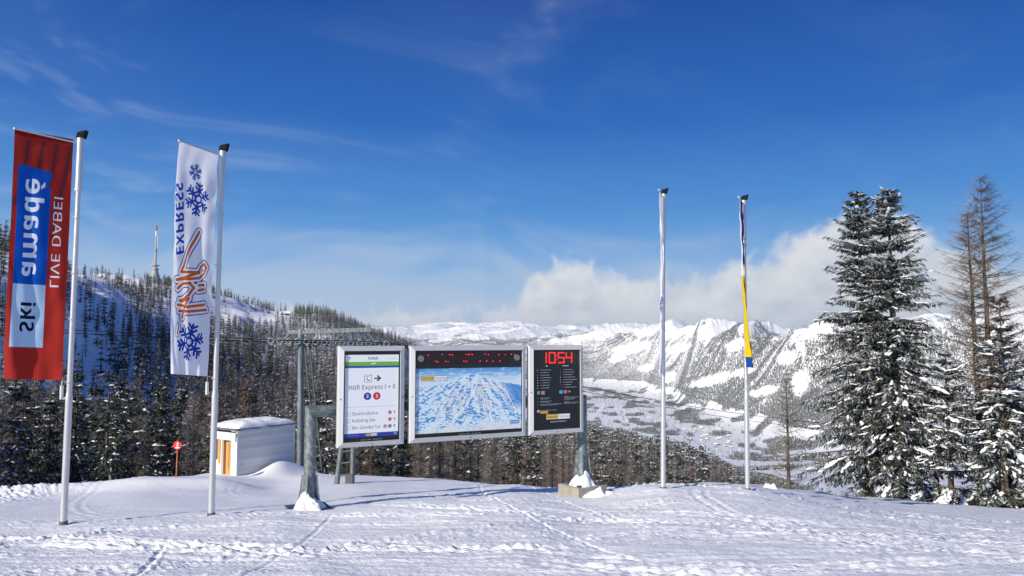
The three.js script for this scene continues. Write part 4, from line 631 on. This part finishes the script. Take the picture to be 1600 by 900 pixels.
const redCloth = canvas(512, 2048, (g, w, h) => {
  g.fillStyle = '#b23129'; g.fillRect(0, 0, w, h);
  for (let k = 0; k < 9; k++) { g.strokeStyle = k % 2 ? 'rgba(84,48,66,0.6)' : 'rgba(196,52,36,0.7)'; g.lineWidth = 34; g.beginPath(); const x = 20 + k * 60; g.moveTo(x - 60, 620); g.bezierCurveTo(x, 420, x + 30, 260, x + 46, 60); g.stroke(); }
  g.fillStyle = '#8c1a14'; g.fillRect(0, 0, w, 44);
  g.fillStyle = '#0d57bd'; g.beginPath(); g.moveTo(44, 278); g.lineTo(332, 312); g.lineTo(332, 388); g.lineTo(306, 408); g.lineTo(300, 440); g.lineTo(332, 450); g.lineTo(326, 1262); g.lineTo(44, 1262); g.fill();
  g.fillStyle = '#b9d8f2'; g.fillRect(44, 1262, 282, 520);
  g.fillStyle = '#eef3fa'; backText(g, 'amadé', 116, 1205, 830, 212);
  g.fillStyle = '#141c33'; backText(g, 'Ski', 120, 1660, 262, 168);
  g.fillStyle = '#eef0f6'; backText(g, 'LlVE DABEl', 362, 1290, 790, 108, '');
});
function flake(g, x, y, r, turn, col) {
  g.save(); g.translate(x, y); g.rotate(turn); g.strokeStyle = col; g.lineCap = 'round';
  for (let k = 0; k < 6; k++) { g.rotate(Math.PI / 3); g.lineWidth = r * 0.13; g.beginPath(); g.moveTo(0, r * 0.22); g.lineTo(0, r * 0.95); for (const [q, s] of [[0.5, 0.26], [0.74, 0.24]]) { g.moveTo(-r * s, r * (q + s * 0.8)); g.lineTo(0, r * q); g.lineTo(r * s, r * (q + s * 0.8)); } g.stroke(); }
  g.lineWidth = r * 0.12; g.beginPath(); for (let k = 0; k < 6; k++) g.lineTo(r * 0.24 * Math.cos(k * Math.PI / 3), r * 0.24 * Math.sin(k * Math.PI / 3)); g.closePath(); g.stroke(); g.beginPath(); for (let k = 0; k < 6; k++) g.lineTo(r * 0.5 * Math.cos(k * Math.PI / 3 + 0.52), r * 0.5 * Math.sin(k * Math.PI / 3 + 0.52)); g.closePath(); g.stroke(); g.restore();
}
const whiteCloth = canvas(512, 2048, (g, w, h) => {
  g.fillStyle = '#f3f4fa'; g.fillRect(0, 0, w, h);
  flake(g, 226, 232, 74, 0.2, '#2a4aa6'); flake(g, 272, 470, 150, 0.1, '#2444a4'); flake(g, 262, 1750, 168, 0.25, '#2444a4');
  g.save(); g.fillStyle = '#2448ae'; g.transform(1, 0, 0, 1, 0, 0); g.setTransform(-0.10, -1, -1, 0.0, 66, 1010); g.font = 'bold italic 128px Arial'; const m = g.measureText('EXPRESS').width; g.scale(640 / m, 1); g.fillText('EXPRESS', 0, 0); g.restore();
  // the brushed word, mirrored and running up the cloth
  const strokes = [[[300, 760], [262, 850], [190, 990], [150, 1090], [120, 1140]], [[120, 1140], [230, 1128], [330, 1125], [170, 1185], [60, 1215]], [[60, 1215], [220, 1190], [330, 1175], [400, 1130], [430, 1070], [395, 1040], [340, 1075], [316, 1130]], [[80, 1290], [150, 1240], [250, 1225], [290, 1265], [250, 1330], [150, 1385], [110, 1392]], [[130, 1400], [250, 1362], [190, 1440], [150, 1540]], [[90, 1432], [230, 1440], [420, 1405]], [[110, 1485], [260, 1478], [452, 1450]], [[335, 1240], [410, 1226]], [[335, 1285], [405, 1268]]];
  for (const [col, wd] of [['#2b3f92', 78], ['#f3f4fa', 60], ['#d4682c', 24]]) { g.strokeStyle = col; g.lineWidth = wd; g.lineCap = 'round'; g.lineJoin = 'round'; for (const s of strokes) { g.beginPath(); s.forEach(([x, y], i) => (i ? g.lineTo(x, y) : g.moveTo(x, y))); g.stroke(); } }
  g.strokeStyle = '#2b3f92'; g.lineWidth = 6; g.beginPath(); g.ellipse(96, 1650, 30, 70, 0.2, 0, 7); g.stroke(); g.strokeStyle = '#d4682c'; g.lineWidth = 12; g.beginPath(); g.moveTo(110, 1600); g.lineTo(90, 1690); g.stroke();
});
const plainCloth = canvas(256, 1024, (g, w, h) => { g.fillStyle = '#f1f2f8'; g.fillRect(0, 0, w, h); flake(g, 60, 640, 50, 0.1, '#2444a4'); g.fillStyle = '#2d4aa8'; for (const y of [560, 600, 720, 760]) g.fillRect(24, y, 40, 16); });
const yellowCloth = canvas(256, 1024, (g, w, h) => {
  g.fillStyle = '#f0f2f6'; g.fillRect(0, 0, w, h); g.fillStyle = '#1d2f7a'; g.fillRect(90, 0, 166, 420); g.fillStyle = '#f2cf12'; g.fillRect(0, 470, w, h); g.fillRect(110, 400, 146, 100);
  g.fillStyle = '#26345e'; for (const y of [660, 740, 850]) g.fillRect(140, y, 52, 44); g.fillStyle = '#1f4ea0'; g.fillRect(0, 960, w, 64); g.fillStyle = '#2a3047'; g.beginPath(); g.moveTo(0, 430); g.bezierCurveTo(70, 560, 5, 720, 52, 800); g.quadraticCurveTo(30, 900, 8, 980); g.lineTo(0, 980); g.fill();
});
{
  const a1 = at(23, 201, 13.0), p1 = flagPole('silver flag pole carrying the red banner', [126, 216], [99, 818], 13.7, a1);
  ties(p1, banner('red banner with blue field and white lettering, seen from its back', [a1, at(115, 218, 13.66), at(97, 594, 13.66), at(5, 592, 13.3)], redCloth, { amp: 0.062, freq: 7.5, bow: 0.05, sag: 0.1 }, 1.2), [0.32, 0.55, 0.74, 0.999], true);
  const a2 = at(280, 220, 13.5), p2 = flagPole('silver flag pole carrying the white snowflake banner beside the cabin', [348, 236], [330, 806], 14.4, a2);
  ties(p2, banner('white banner with blue snowflakes and orange script, seen from its back', [a2, at(341, 240, 14.36), at(324, 588, 14.36), at(266, 584, 13.95)], whiteCloth, { amp: 0.08, freq: 9.5, bow: 0.06, sag: 0.1, pull: 0.10 }, 2.1), [0.27, 0.5, 0.74, 0.999], true);
  const a3 = at(1029.5, 297, 17.1), p3 = flagPole('silver flag pole with a white banner edge on, past the concrete block', [1037, 303], [1036, 759], 18.0, a3);
  ties(p3, banner('white banner seen edge on, hanging from the pole past the concrete block', [a3, at(1035, 306, 17.94), at(1035, 583, 17.94), at(1031, 585, 17.2)], plainCloth, { amp: 0.05, freq: 8, bow: 0.05, sag: 0.1 }, 3.4), [0.25, 0.5, 0.75, 0.999], false);
  const a4 = at(1154.5, 308, 17.5), p4 = flagPole('silver flag pole with a twisted yellow and blue banner, beside the small thin larch', [1162, 313], [1168, 757], 18.3, a4);
  ties(p4, banner('yellow, white and blue banner twisted round its pole', [a4, at(1161, 316, 18.24), at(1165.5, 573, 18.24), at(1175, 575, 17.6)], yellowCloth, { amp: 0.06, freq: 7, bow: -0.04, sag: 0.1 }, 0.6), [0.25, 0.5, 0.75, 0.999], true);
}

// ---------------------------------------------------------------- cabin
{
  const whiteBoard = [0.60, 0.66, 0.72].map((k) => std(lin(k, k * 1.01, k * 1.01), 0.7, { bumpMap: grain, bumpScale: 0.002 })), orange = std(lin(0.62, 0.30, 0.07), 0.6, { bumpMap: grain, bumpScale: 0.002 }), gapShade = std(lin(0.22, 0.15, 0.09), 0.5), tin = std(lin(0.20, 0.21, 0.22), 0.5, { metalness: 0.5 });
  const x0 = -10.75, z0 = -30, turn = Math.atan2(0.826, 0.564), y0 = -3.98, LW = 2.78, LD = 1.55, H = 2.05; // local x: along the boarded wall away from the viewer, local -z: along the door wall
  const hut = thing('cabin', 'small white boarded lift cabin with orange door and thick snow on its roof', 'cabin', [x0, y0, z0], turn);
  // local axes: +x runs along the side wall, +z points out of the side wall; the door wall lies at x = 0 and faces -x
  part('core', box(LW - 0.9, H + 0.5, LD - 0.08, LW / 2 + 0.42, H / 2 - 0.25, -LD / 2), whiteBoard[0], hut);
  const n = 17, bh = (H + 0.36) / n;
  for (let k = 0; k < n; k++) part('wall_board', loft([[[0.05, -0.36 + k * bh, -0.03], [0.05, -0.36 + k * bh, 0.016], [0.05, -0.36 + (k + 1) * bh - 0.006, 0.002], [0.05, -0.36 + (k + 1) * bh - 0.006, -0.03]], [[LW, -0.36 + k * bh, -0.03], [LW, -0.36 + k * bh, 0.016], [LW, -0.36 + (k + 1) * bh - 0.006, 0.002], [LW, -0.36 + (k + 1) * bh - 0.006, -0.03]]]), whiteBoard[k * 7 % 3], hut);
  part('corner_board', box(0.07, H + 0.36, 0.07, 0.02, H / 2 - 0.18, 0.0), whiteBoard[2], hut); part('corner_board', box(0.07, H + 0.36, 0.07, LW, H / 2 - 0.18, 0.0), whiteBoard[2], hut);
  part('back_wall', box(0.06, H + 0.36, LD, LW, H / 2 - 0.18, -LD / 2 - 0.04), whiteBoard[1], hut); part('rear_wall', box(LW, H + 0.36, 0.05, LW / 2, H / 2 - 0.18, -LD), whiteBoard[1], hut);
  for (let k = 0; k < 8; k++) part('pilaster_board', box(0.045, 0.285, 0.30, 0, -0.20 + k * 0.29, -0.19), whiteBoard[k % 3], hut);
  const door = part('door', box(0.05, 1.62, 0.42, 0.10, 0.78, -0.58), orange, hut); part('door_gap_shade', box(0.03, 0.95, 0.13, 0.075, 1.05, -0.53), gapShade, door);  // flat dark brown strip painted as the shade in the door gap
  part('door_frame', box(0.14, 1.72, 0.05, 0.03, 0.8, -0.36), orange, hut); part('door_frame', box(0.14, 1.72, 0.10, 0.04, 0.8, -0.84), std(lin(0.42, 0.33, 0.27), 0.8), hut); part('jamb_post', box(0.06, 1.75, 0.06, -0.01, 0.8, -0.93), whiteBoard[2], hut);
  part('porch_post', box(0.08, 1.2, 0.16, 0.03, 1.15, -1.12), orange, hut); part('parapet', box(0.06, 0.85, 0.58, -0.02, 0.20, -1.26), whiteBoard[2], hut);
  part('ledge_snow', mound(0.14, 0.3, 0.26, 41, 14), heapSnow, hut).position.set(0.06, 0.62, -1.22);
  for (let k = 0; k < 2; k++) for (let j = 0; j < 2; j++) part('fascia_board', box(0.05, 0.15, 0.80, -0.05 - 0.015 * k, H - 0.29 + 0.157 * k, -0.40 - 0.81 * j + 0.02 * k), whiteBoard[(k + j) % 3], hut);
  part('door_sill', box(0.3, 0.05, 0.5, 0.02, -0.06, -0.6), std(lin(0.3, 0.2, 0.16), 0.8), hut);
  part('roof', box(LW + 0.22, 0.07, LD + 0.24, LW / 2 - 0.03, H + 0.075, -LD / 2 + 0.02), tin, hut);
  part('door_lock', box(0.02, 0.10, 0.012, 0.24, 0.78, 0.018), tin, hut);
  // snow slab on the roof, rounded and hanging over the edge
  const nx = 44, nz = 28, w = LW + 0.20, l = LD + 0.22, top = [], p = [], ix = [], uv = [];
  for (const under of [0, 1]) for (let j = 0; j <= nz; j++) for (let i = 0; i <= nx; i++) {
    const u = i / nx * 2 - 1, v = j / nz * 2 - 1, e = Math.max(Math.abs(u) ** 7, Math.abs(v) ** 7), swell = (1 - Math.min(1, Math.abs(u) ** 3)) * 0.09, x = u * w / 2 + 0.05 * N3(u * 2, v * 2, 5), z = v * l / 2 * (1 + 0.02 * N3(u * 1.5, 1, 2));
    p.push(x, under ? -0.01 - 0.14 * e * (v > 0.5 ? 0.8 + 0.14 * N3(u * 1.6, 0, 6) : 0.1) : 0.13 * Math.sqrt(Math.max(0, 1 - e)) + swell * (1 - e) + 0.035 * N3(u * 2.2, v * 2.2, 1) * (1 - e) - 0.14 * e * (v > 0.5 ? 0.8 + 0.14 * N3(u * 1.6, 0, 6) : 0.1), z); uv.push(x / 3, z / 3);
  }
  const N = (nx + 1) * (nz + 1);
  for (let j = 0; j < nz; j++) for (let i = 0; i < nx; i++) { const a = j * (nx + 1) + i, c = a + nx + 1; ix.push(a, c, a + 1, a + 1, c, c + 1, N + a, N + a + 1, N + c, N + a + 1, N + c + 1, N + c); }
  const sg = new THREE.BufferGeometry(); sg.setAttribute('position', new THREE.Float32BufferAttribute(p, 3)); sg.setAttribute('uv', new THREE.Float32BufferAttribute(uv, 2)); sg.setIndex(ix); sg.computeVertexNormals();
  part('roof_snow', sg, heapSnow, hut).position.set(LW / 2 + 0.02, H + 0.115, -LD / 2 + 0.05);
}

// ---------------------------------------------------------------- chairlift tower, cables, trestle, piste marker
{
  const D = 42, P = (px, v, d = D) => at(px, v, d), g0 = heightNear(P(470, 740)[0], -D), base = [P(470, 740)[0], g0 - 0.3, -D];
  const t = thing('chairlift_tower', 'grey steel chairlift tower with crossbeam and rows of cable wheels behind the cabin', 'lift tower', base), L = (px, v, dz = 0) => { const q = P(px, v, D - dz); return [q[0] - base[0], q[1] - base[1], q[2] - base[2]]; };
  part('mast', rod([0, 0, 0], L(470, 514), 0.20, 18, 0.16), zinc, t);
  const b0 = L(450, 519), b1 = L(580, 515); part('crossbeam', loft([[[b0[0], b0[1] - 0.12, -0.13], [b0[0], b0[1] - 0.12, 0.13], [b0[0], b0[1] + 0.12, 0.13], [b0[0], b0[1] + 0.12, -0.13]], [[b1[0], b1[1] - 0.12, -0.13], [b1[0], b1[1] - 0.12, 0.13], [b1[0], b1[1] + 0.12, 0.13], [b1[0], b1[1] + 0.12, -0.13]]]), zinc, t);
  part('ladder', mergeGeometries([rod(L(476, 538), L(495, 735), 0.05), rod(L(484, 538), L(503, 735), 0.05), ...range(0, 1, 16).map((k) => rod(L(lerp(476, 495, k), lerp(542, 735, k)), L(lerp(484, 503, k), lerp(542, 735, k)), 0.025, 5))]), zincDark, t);
  for (const [row, dz] of [[531, 0.5], [533.5, -0.7]]) {
    part('wheel_beam', rod(L(424, row - 0.5, dz), L(604, row + 5, dz), 0.055, 8), zincDark, t);
    for (let k = 0; k < 14; k++) { const c = L(lerp(424, 604, k / 13), lerp(row, row + 5, k / 13) + 1.2, dz); part('cable_wheel', new THREE.TorusGeometry(0.15, 0.05, 8, 18).translate(...c), zinc, t); }
  }
  for (const [a, b, c, e] of [[456, 520, 440, 533], [478, 524, 500, 534], [520, 536, 540, 519], [548, 519, 552, 536], [563, 518, 558, 537], [572, 518, 590, 537], [452, 536, 470, 528]]) part('brace', rod(L(a, b), L(c, e), 0.05, 6), zinc, t);
  for (const px of [490, 530, 560]) part('hanger', box(0.16, 0.28, 0.16).translate(...L(px, 523)), zincDark, t);
  part('lamp_box', box(0.3, 0.22, 0.25).translate(...L(481, 691)), std(lin(0.5, 0.48, 0.38), 0.7), t);
  const ropes = [[[-300, 504, 44], [0, 512, 42.6], [210, 520, 42.2], [424, 531, 41.5], [604, 536, 41.5], [760, 572, 50], [920, 606, 60], [1168, 648, 80], [1400, 673, 97], [1600, 692, 112], [2000, 724, 150]], [[-300, 509, 45], [0, 517, 43.8], [210, 524.5, 43.3], [424, 534.5, 42.7], [604, 539, 42.7], [760, 577, 51], [920, 613, 61], [1168, 657, 81], [1400, 682, 98], [1600, 701, 113], [2000, 733, 150]]];
  ropes.forEach((pts, i) => { const m = part(numbered('lift_cable'), new THREE.TubeGeometry(new THREE.CatmullRomCurve3(pts.map(([a, b, c]) => new THREE.Vector3(...at(a, b, c)))), 200, 0.022, 6), cableMat, scene); tag(m, ['upper black haul cable of the chairlift running over the tower wheels', 'lower black haul cable of the chairlift under the wheels'][i], 'cable'); });
  // trestle seen under the direction panel
  const d = 24, q = at(538, 758, d), gy = heightNear(q[0], q[2]), tr = thing('steel_trestle', 'narrow steel trestle of two splayed legs in the snow behind the direction panel', 'trestle', [q[0], gy - 0.2, q[2]]), M = (px, v) => { const k = at(px, v, d); return [k[0] - q[0], k[1] - gy + 0.2, 0]; };
  part('leg', rod(M(525, 765), M(541, 640), 0.085, 4), zinc, tr); part('leg', rod(M(550, 765), M(553, 640), 0.075, 4), zinc, tr);
  for (const v of [743, 724, 706, 690]) part('rung', rod(M(lerp(525, 541, (765 - v) / 125), v), M(lerp(550, 553, (765 - v) / 125), v - 2), 0.03, 6), zincDark, tr);
  part('motor', box(0.22, 0.34, 0.2).translate(...M(546, 749)), zincDark, tr); part('head_beam', rod(M(538, 641), M(556, 640), 0.09, 8), zinc, tr);
  // piste marker
  const mk = onGround(282, 27.4), sg = thing('piste_marker', 'round red piste marker disc with white number two on an orange stake', 'piste marker', [mk[0], mk[1], mk[2]]), orangeStake = std(lin(0.55, 0.16, 0.04), 0.6);
  const hh = EYE + 27.4 * rise(695.5) - mk[1];
  part('stake', rod([-0.03, -0.3, 0], [0, hh + 0.18, 0], 0.022, 8), orangeStake, sg);
  const discTex = canvas(256, 256, (g) => { g.fillStyle = '#d8301c'; g.fillRect(0, 0, 256, 256); g.fillStyle = '#f6f2ee'; g.font = 'bold 150px Arial'; g.textAlign = 'center'; g.fillText('2', 128, 158); g.fillRect(64, 188, 128, 30); });
  const dg = new THREE.CylinderGeometry(0.15, 0.15, 0.02, 36).rotateY(Math.PI / 2).rotateX(Math.PI / 2); part('disc', dg.translate(0, hh, 0.035), [std(lin(0.6, 0.06, 0.03), 0.5), std(0xffffff, 0.5, { map: discTex }), std(lin(0.6, 0.06, 0.03), 0.5)], sg);
  part(numbered('snow_heap'), mound(0.3, 0.24, 0.26, 77), heapSnow, scene).position.set(...edge(1198, 21.5)); tag(scene.children[scene.children.length - 1], 'small snow heap at the piste edge between the yellow banner pole and thin larch', 'snow heap');
}

// ---------------------------------------------------------------- on the ridge and in the valley
{
  const d = 900, b = onGround(238, d), s = (px) => px / F * d, tw = thing('transmitter_tower', 'tall transmitter mast with concrete cone foot and red and white tip on the ridge', 'tower', [b[0], b[1] - 2, b[2]]), top = EYE + d * rise(352) - b[1] + 2, Y = (v) => EYE + d * rise(v) - b[1] + 2;
  const grey = std(lin(0.36, 0.36, 0.33), 0.85), white = std(lin(0.75, 0.75, 0.75), 0.6), red = std(lin(0.45, 0.06, 0.05), 0.6);
  part('cone_foot', new THREE.LatheGeometry([[s(9), 0], [s(6.5), Y(432)], [s(4.2), Y(424)], [s(2.9), Y(417)], [0.01, Y(416.8)]].map((p) => new THREE.Vector2(...p)), 28), grey, tw);
  part('mast', cyl(s(1.7), s(1.3), Y(369) - Y(418), 0, Y(418), 0, 14), grey, tw);
  for (const [v, r] of [[421.5, 5.5], [415.5, 6.3], [391, 2.9]]) part('platform', cyl(s(r), s(r), 1.0, 0, Y(v), 0, 24), grey, tw);
  for (let k = 0; k < 5; k++) part('antenna', cyl(s(0.7), s(0.7), 2.2, s(2.1), Y(388 - k * 4), 0, 8), white, tw);
  part('white_tip', cyl(s(1.25), s(1.25), Y(361) - Y(369), 0, Y(369), 0, 12), white, tw); part('red_tip', cyl(s(1.25), s(1.2), top - Y(361), 0, Y(361), 0, 12), red, tw);
  for (const [px, v, dd, w, label] of [[148, 421, 850, 8, 'small ridge lift pylon with the wider crossarm, farther from the transmitter mast'], [161, 424.5, 835, 6, 'small ridge lift pylon closer to the transmitter mast']]) {
    const q = onGround(px, dd), H = EYE + dd * rise(v) - q[1], py = thing('lift_pylon', label, 'lift pylon', [q[0], q[1] - 1, q[2]]), m = px < 150 ? 0 : s(3);
    part('mast', rod([0, 0, 0], [m, H + 1, 0], 0.55, 10, 0.4), zincDark, py); part('crossarm', rod([m - s(w), H + 0.6, 0], [m + s(w), H - 1.4, 0], 0.35, 8), zincDark, py);
    for (const k of [-1, 1]) part('wheel_train', box(2.4, 0.8, 0.8, m + k * s(w) * 0.9, H - 0.6 - k * 1.1, 0), zincDark, py);
  }
  const c = onGround(444, 870), ch = thing('mountain_hut', 'dark mountain hut under a thick snow roof at the ski slope edge', 'hut', [c[0], c[1] - 0.5, c[2]], 0.35);
  part('wall', box(9, 4, 7, 0, 2, 0), std(lin(0.05, 0.04, 0.035), 0.9), ch); part('roof', loft([[[-5.6, 3.6, -4.6], [-5.6, 3.6, 4.6], [-5.6, 4.3, 4.6], [-5.6, 6.6, 0], [-5.6, 4.3, -4.6]], [[5.6, 3.6, -4.6], [5.6, 3.6, 4.6], [5.6, 4.3, 4.6], [5.6, 6.6, 0], [5.6, 4.3, -4.6]]]), softSnow, ch);
  // farmhouses and villages on the valley floor
  const r = rng(909), wallM = [lin(0.5, 0.46, 0.4), lin(0.16, 0.11, 0.08), lin(0.36, 0.31, 0.26)].map((k) => std(k, 0.9)), wallG = box(11, 6, 14, 0, 2, 0), roofG = loft([[[-7, 4.6, -8.5], [0, 9, -8.5], [7, 4.6, -8.5]], [[-7, 4.6, 8.5], [0, 9, 8.5], [7, 4.6, 8.5]]]), spots = [[945, 600], [985, 606], [1010, 612], [1040, 622], [960, 618], [1090, 668], [1010, 650], [940, 640], [1150, 690], [1240, 716], [1120, 676]];
  let made = 0;
  for (let k = 0; k < 900 && made < 190; k++) {
    const [px0, v0] = spots[k % spots.length], px = px0 + (r() + r() - 1) * 46, v = v0 + (r() + r() - 1) * 13, dd = clamp(-700 / rise(v), 4200, 12400), x = (px - 800) / F * dd, y = height(x, -dd);
    if (y > -560) continue;
    const h = thing('house', 'small far snow roofed house on the white valley floor', 'house', [x, y, -dd], r() * 3.1, 'houses scattered over the valley floor'); h.scale.setScalar(0.8 + 0.7 * r()); made++;
    part('wall', wallG, wallM[Math.floor(r() * 3)], h); part('roof', roofG, softSnow, h);
  }
}
shade(scene);
renderer.render(scene, camera);
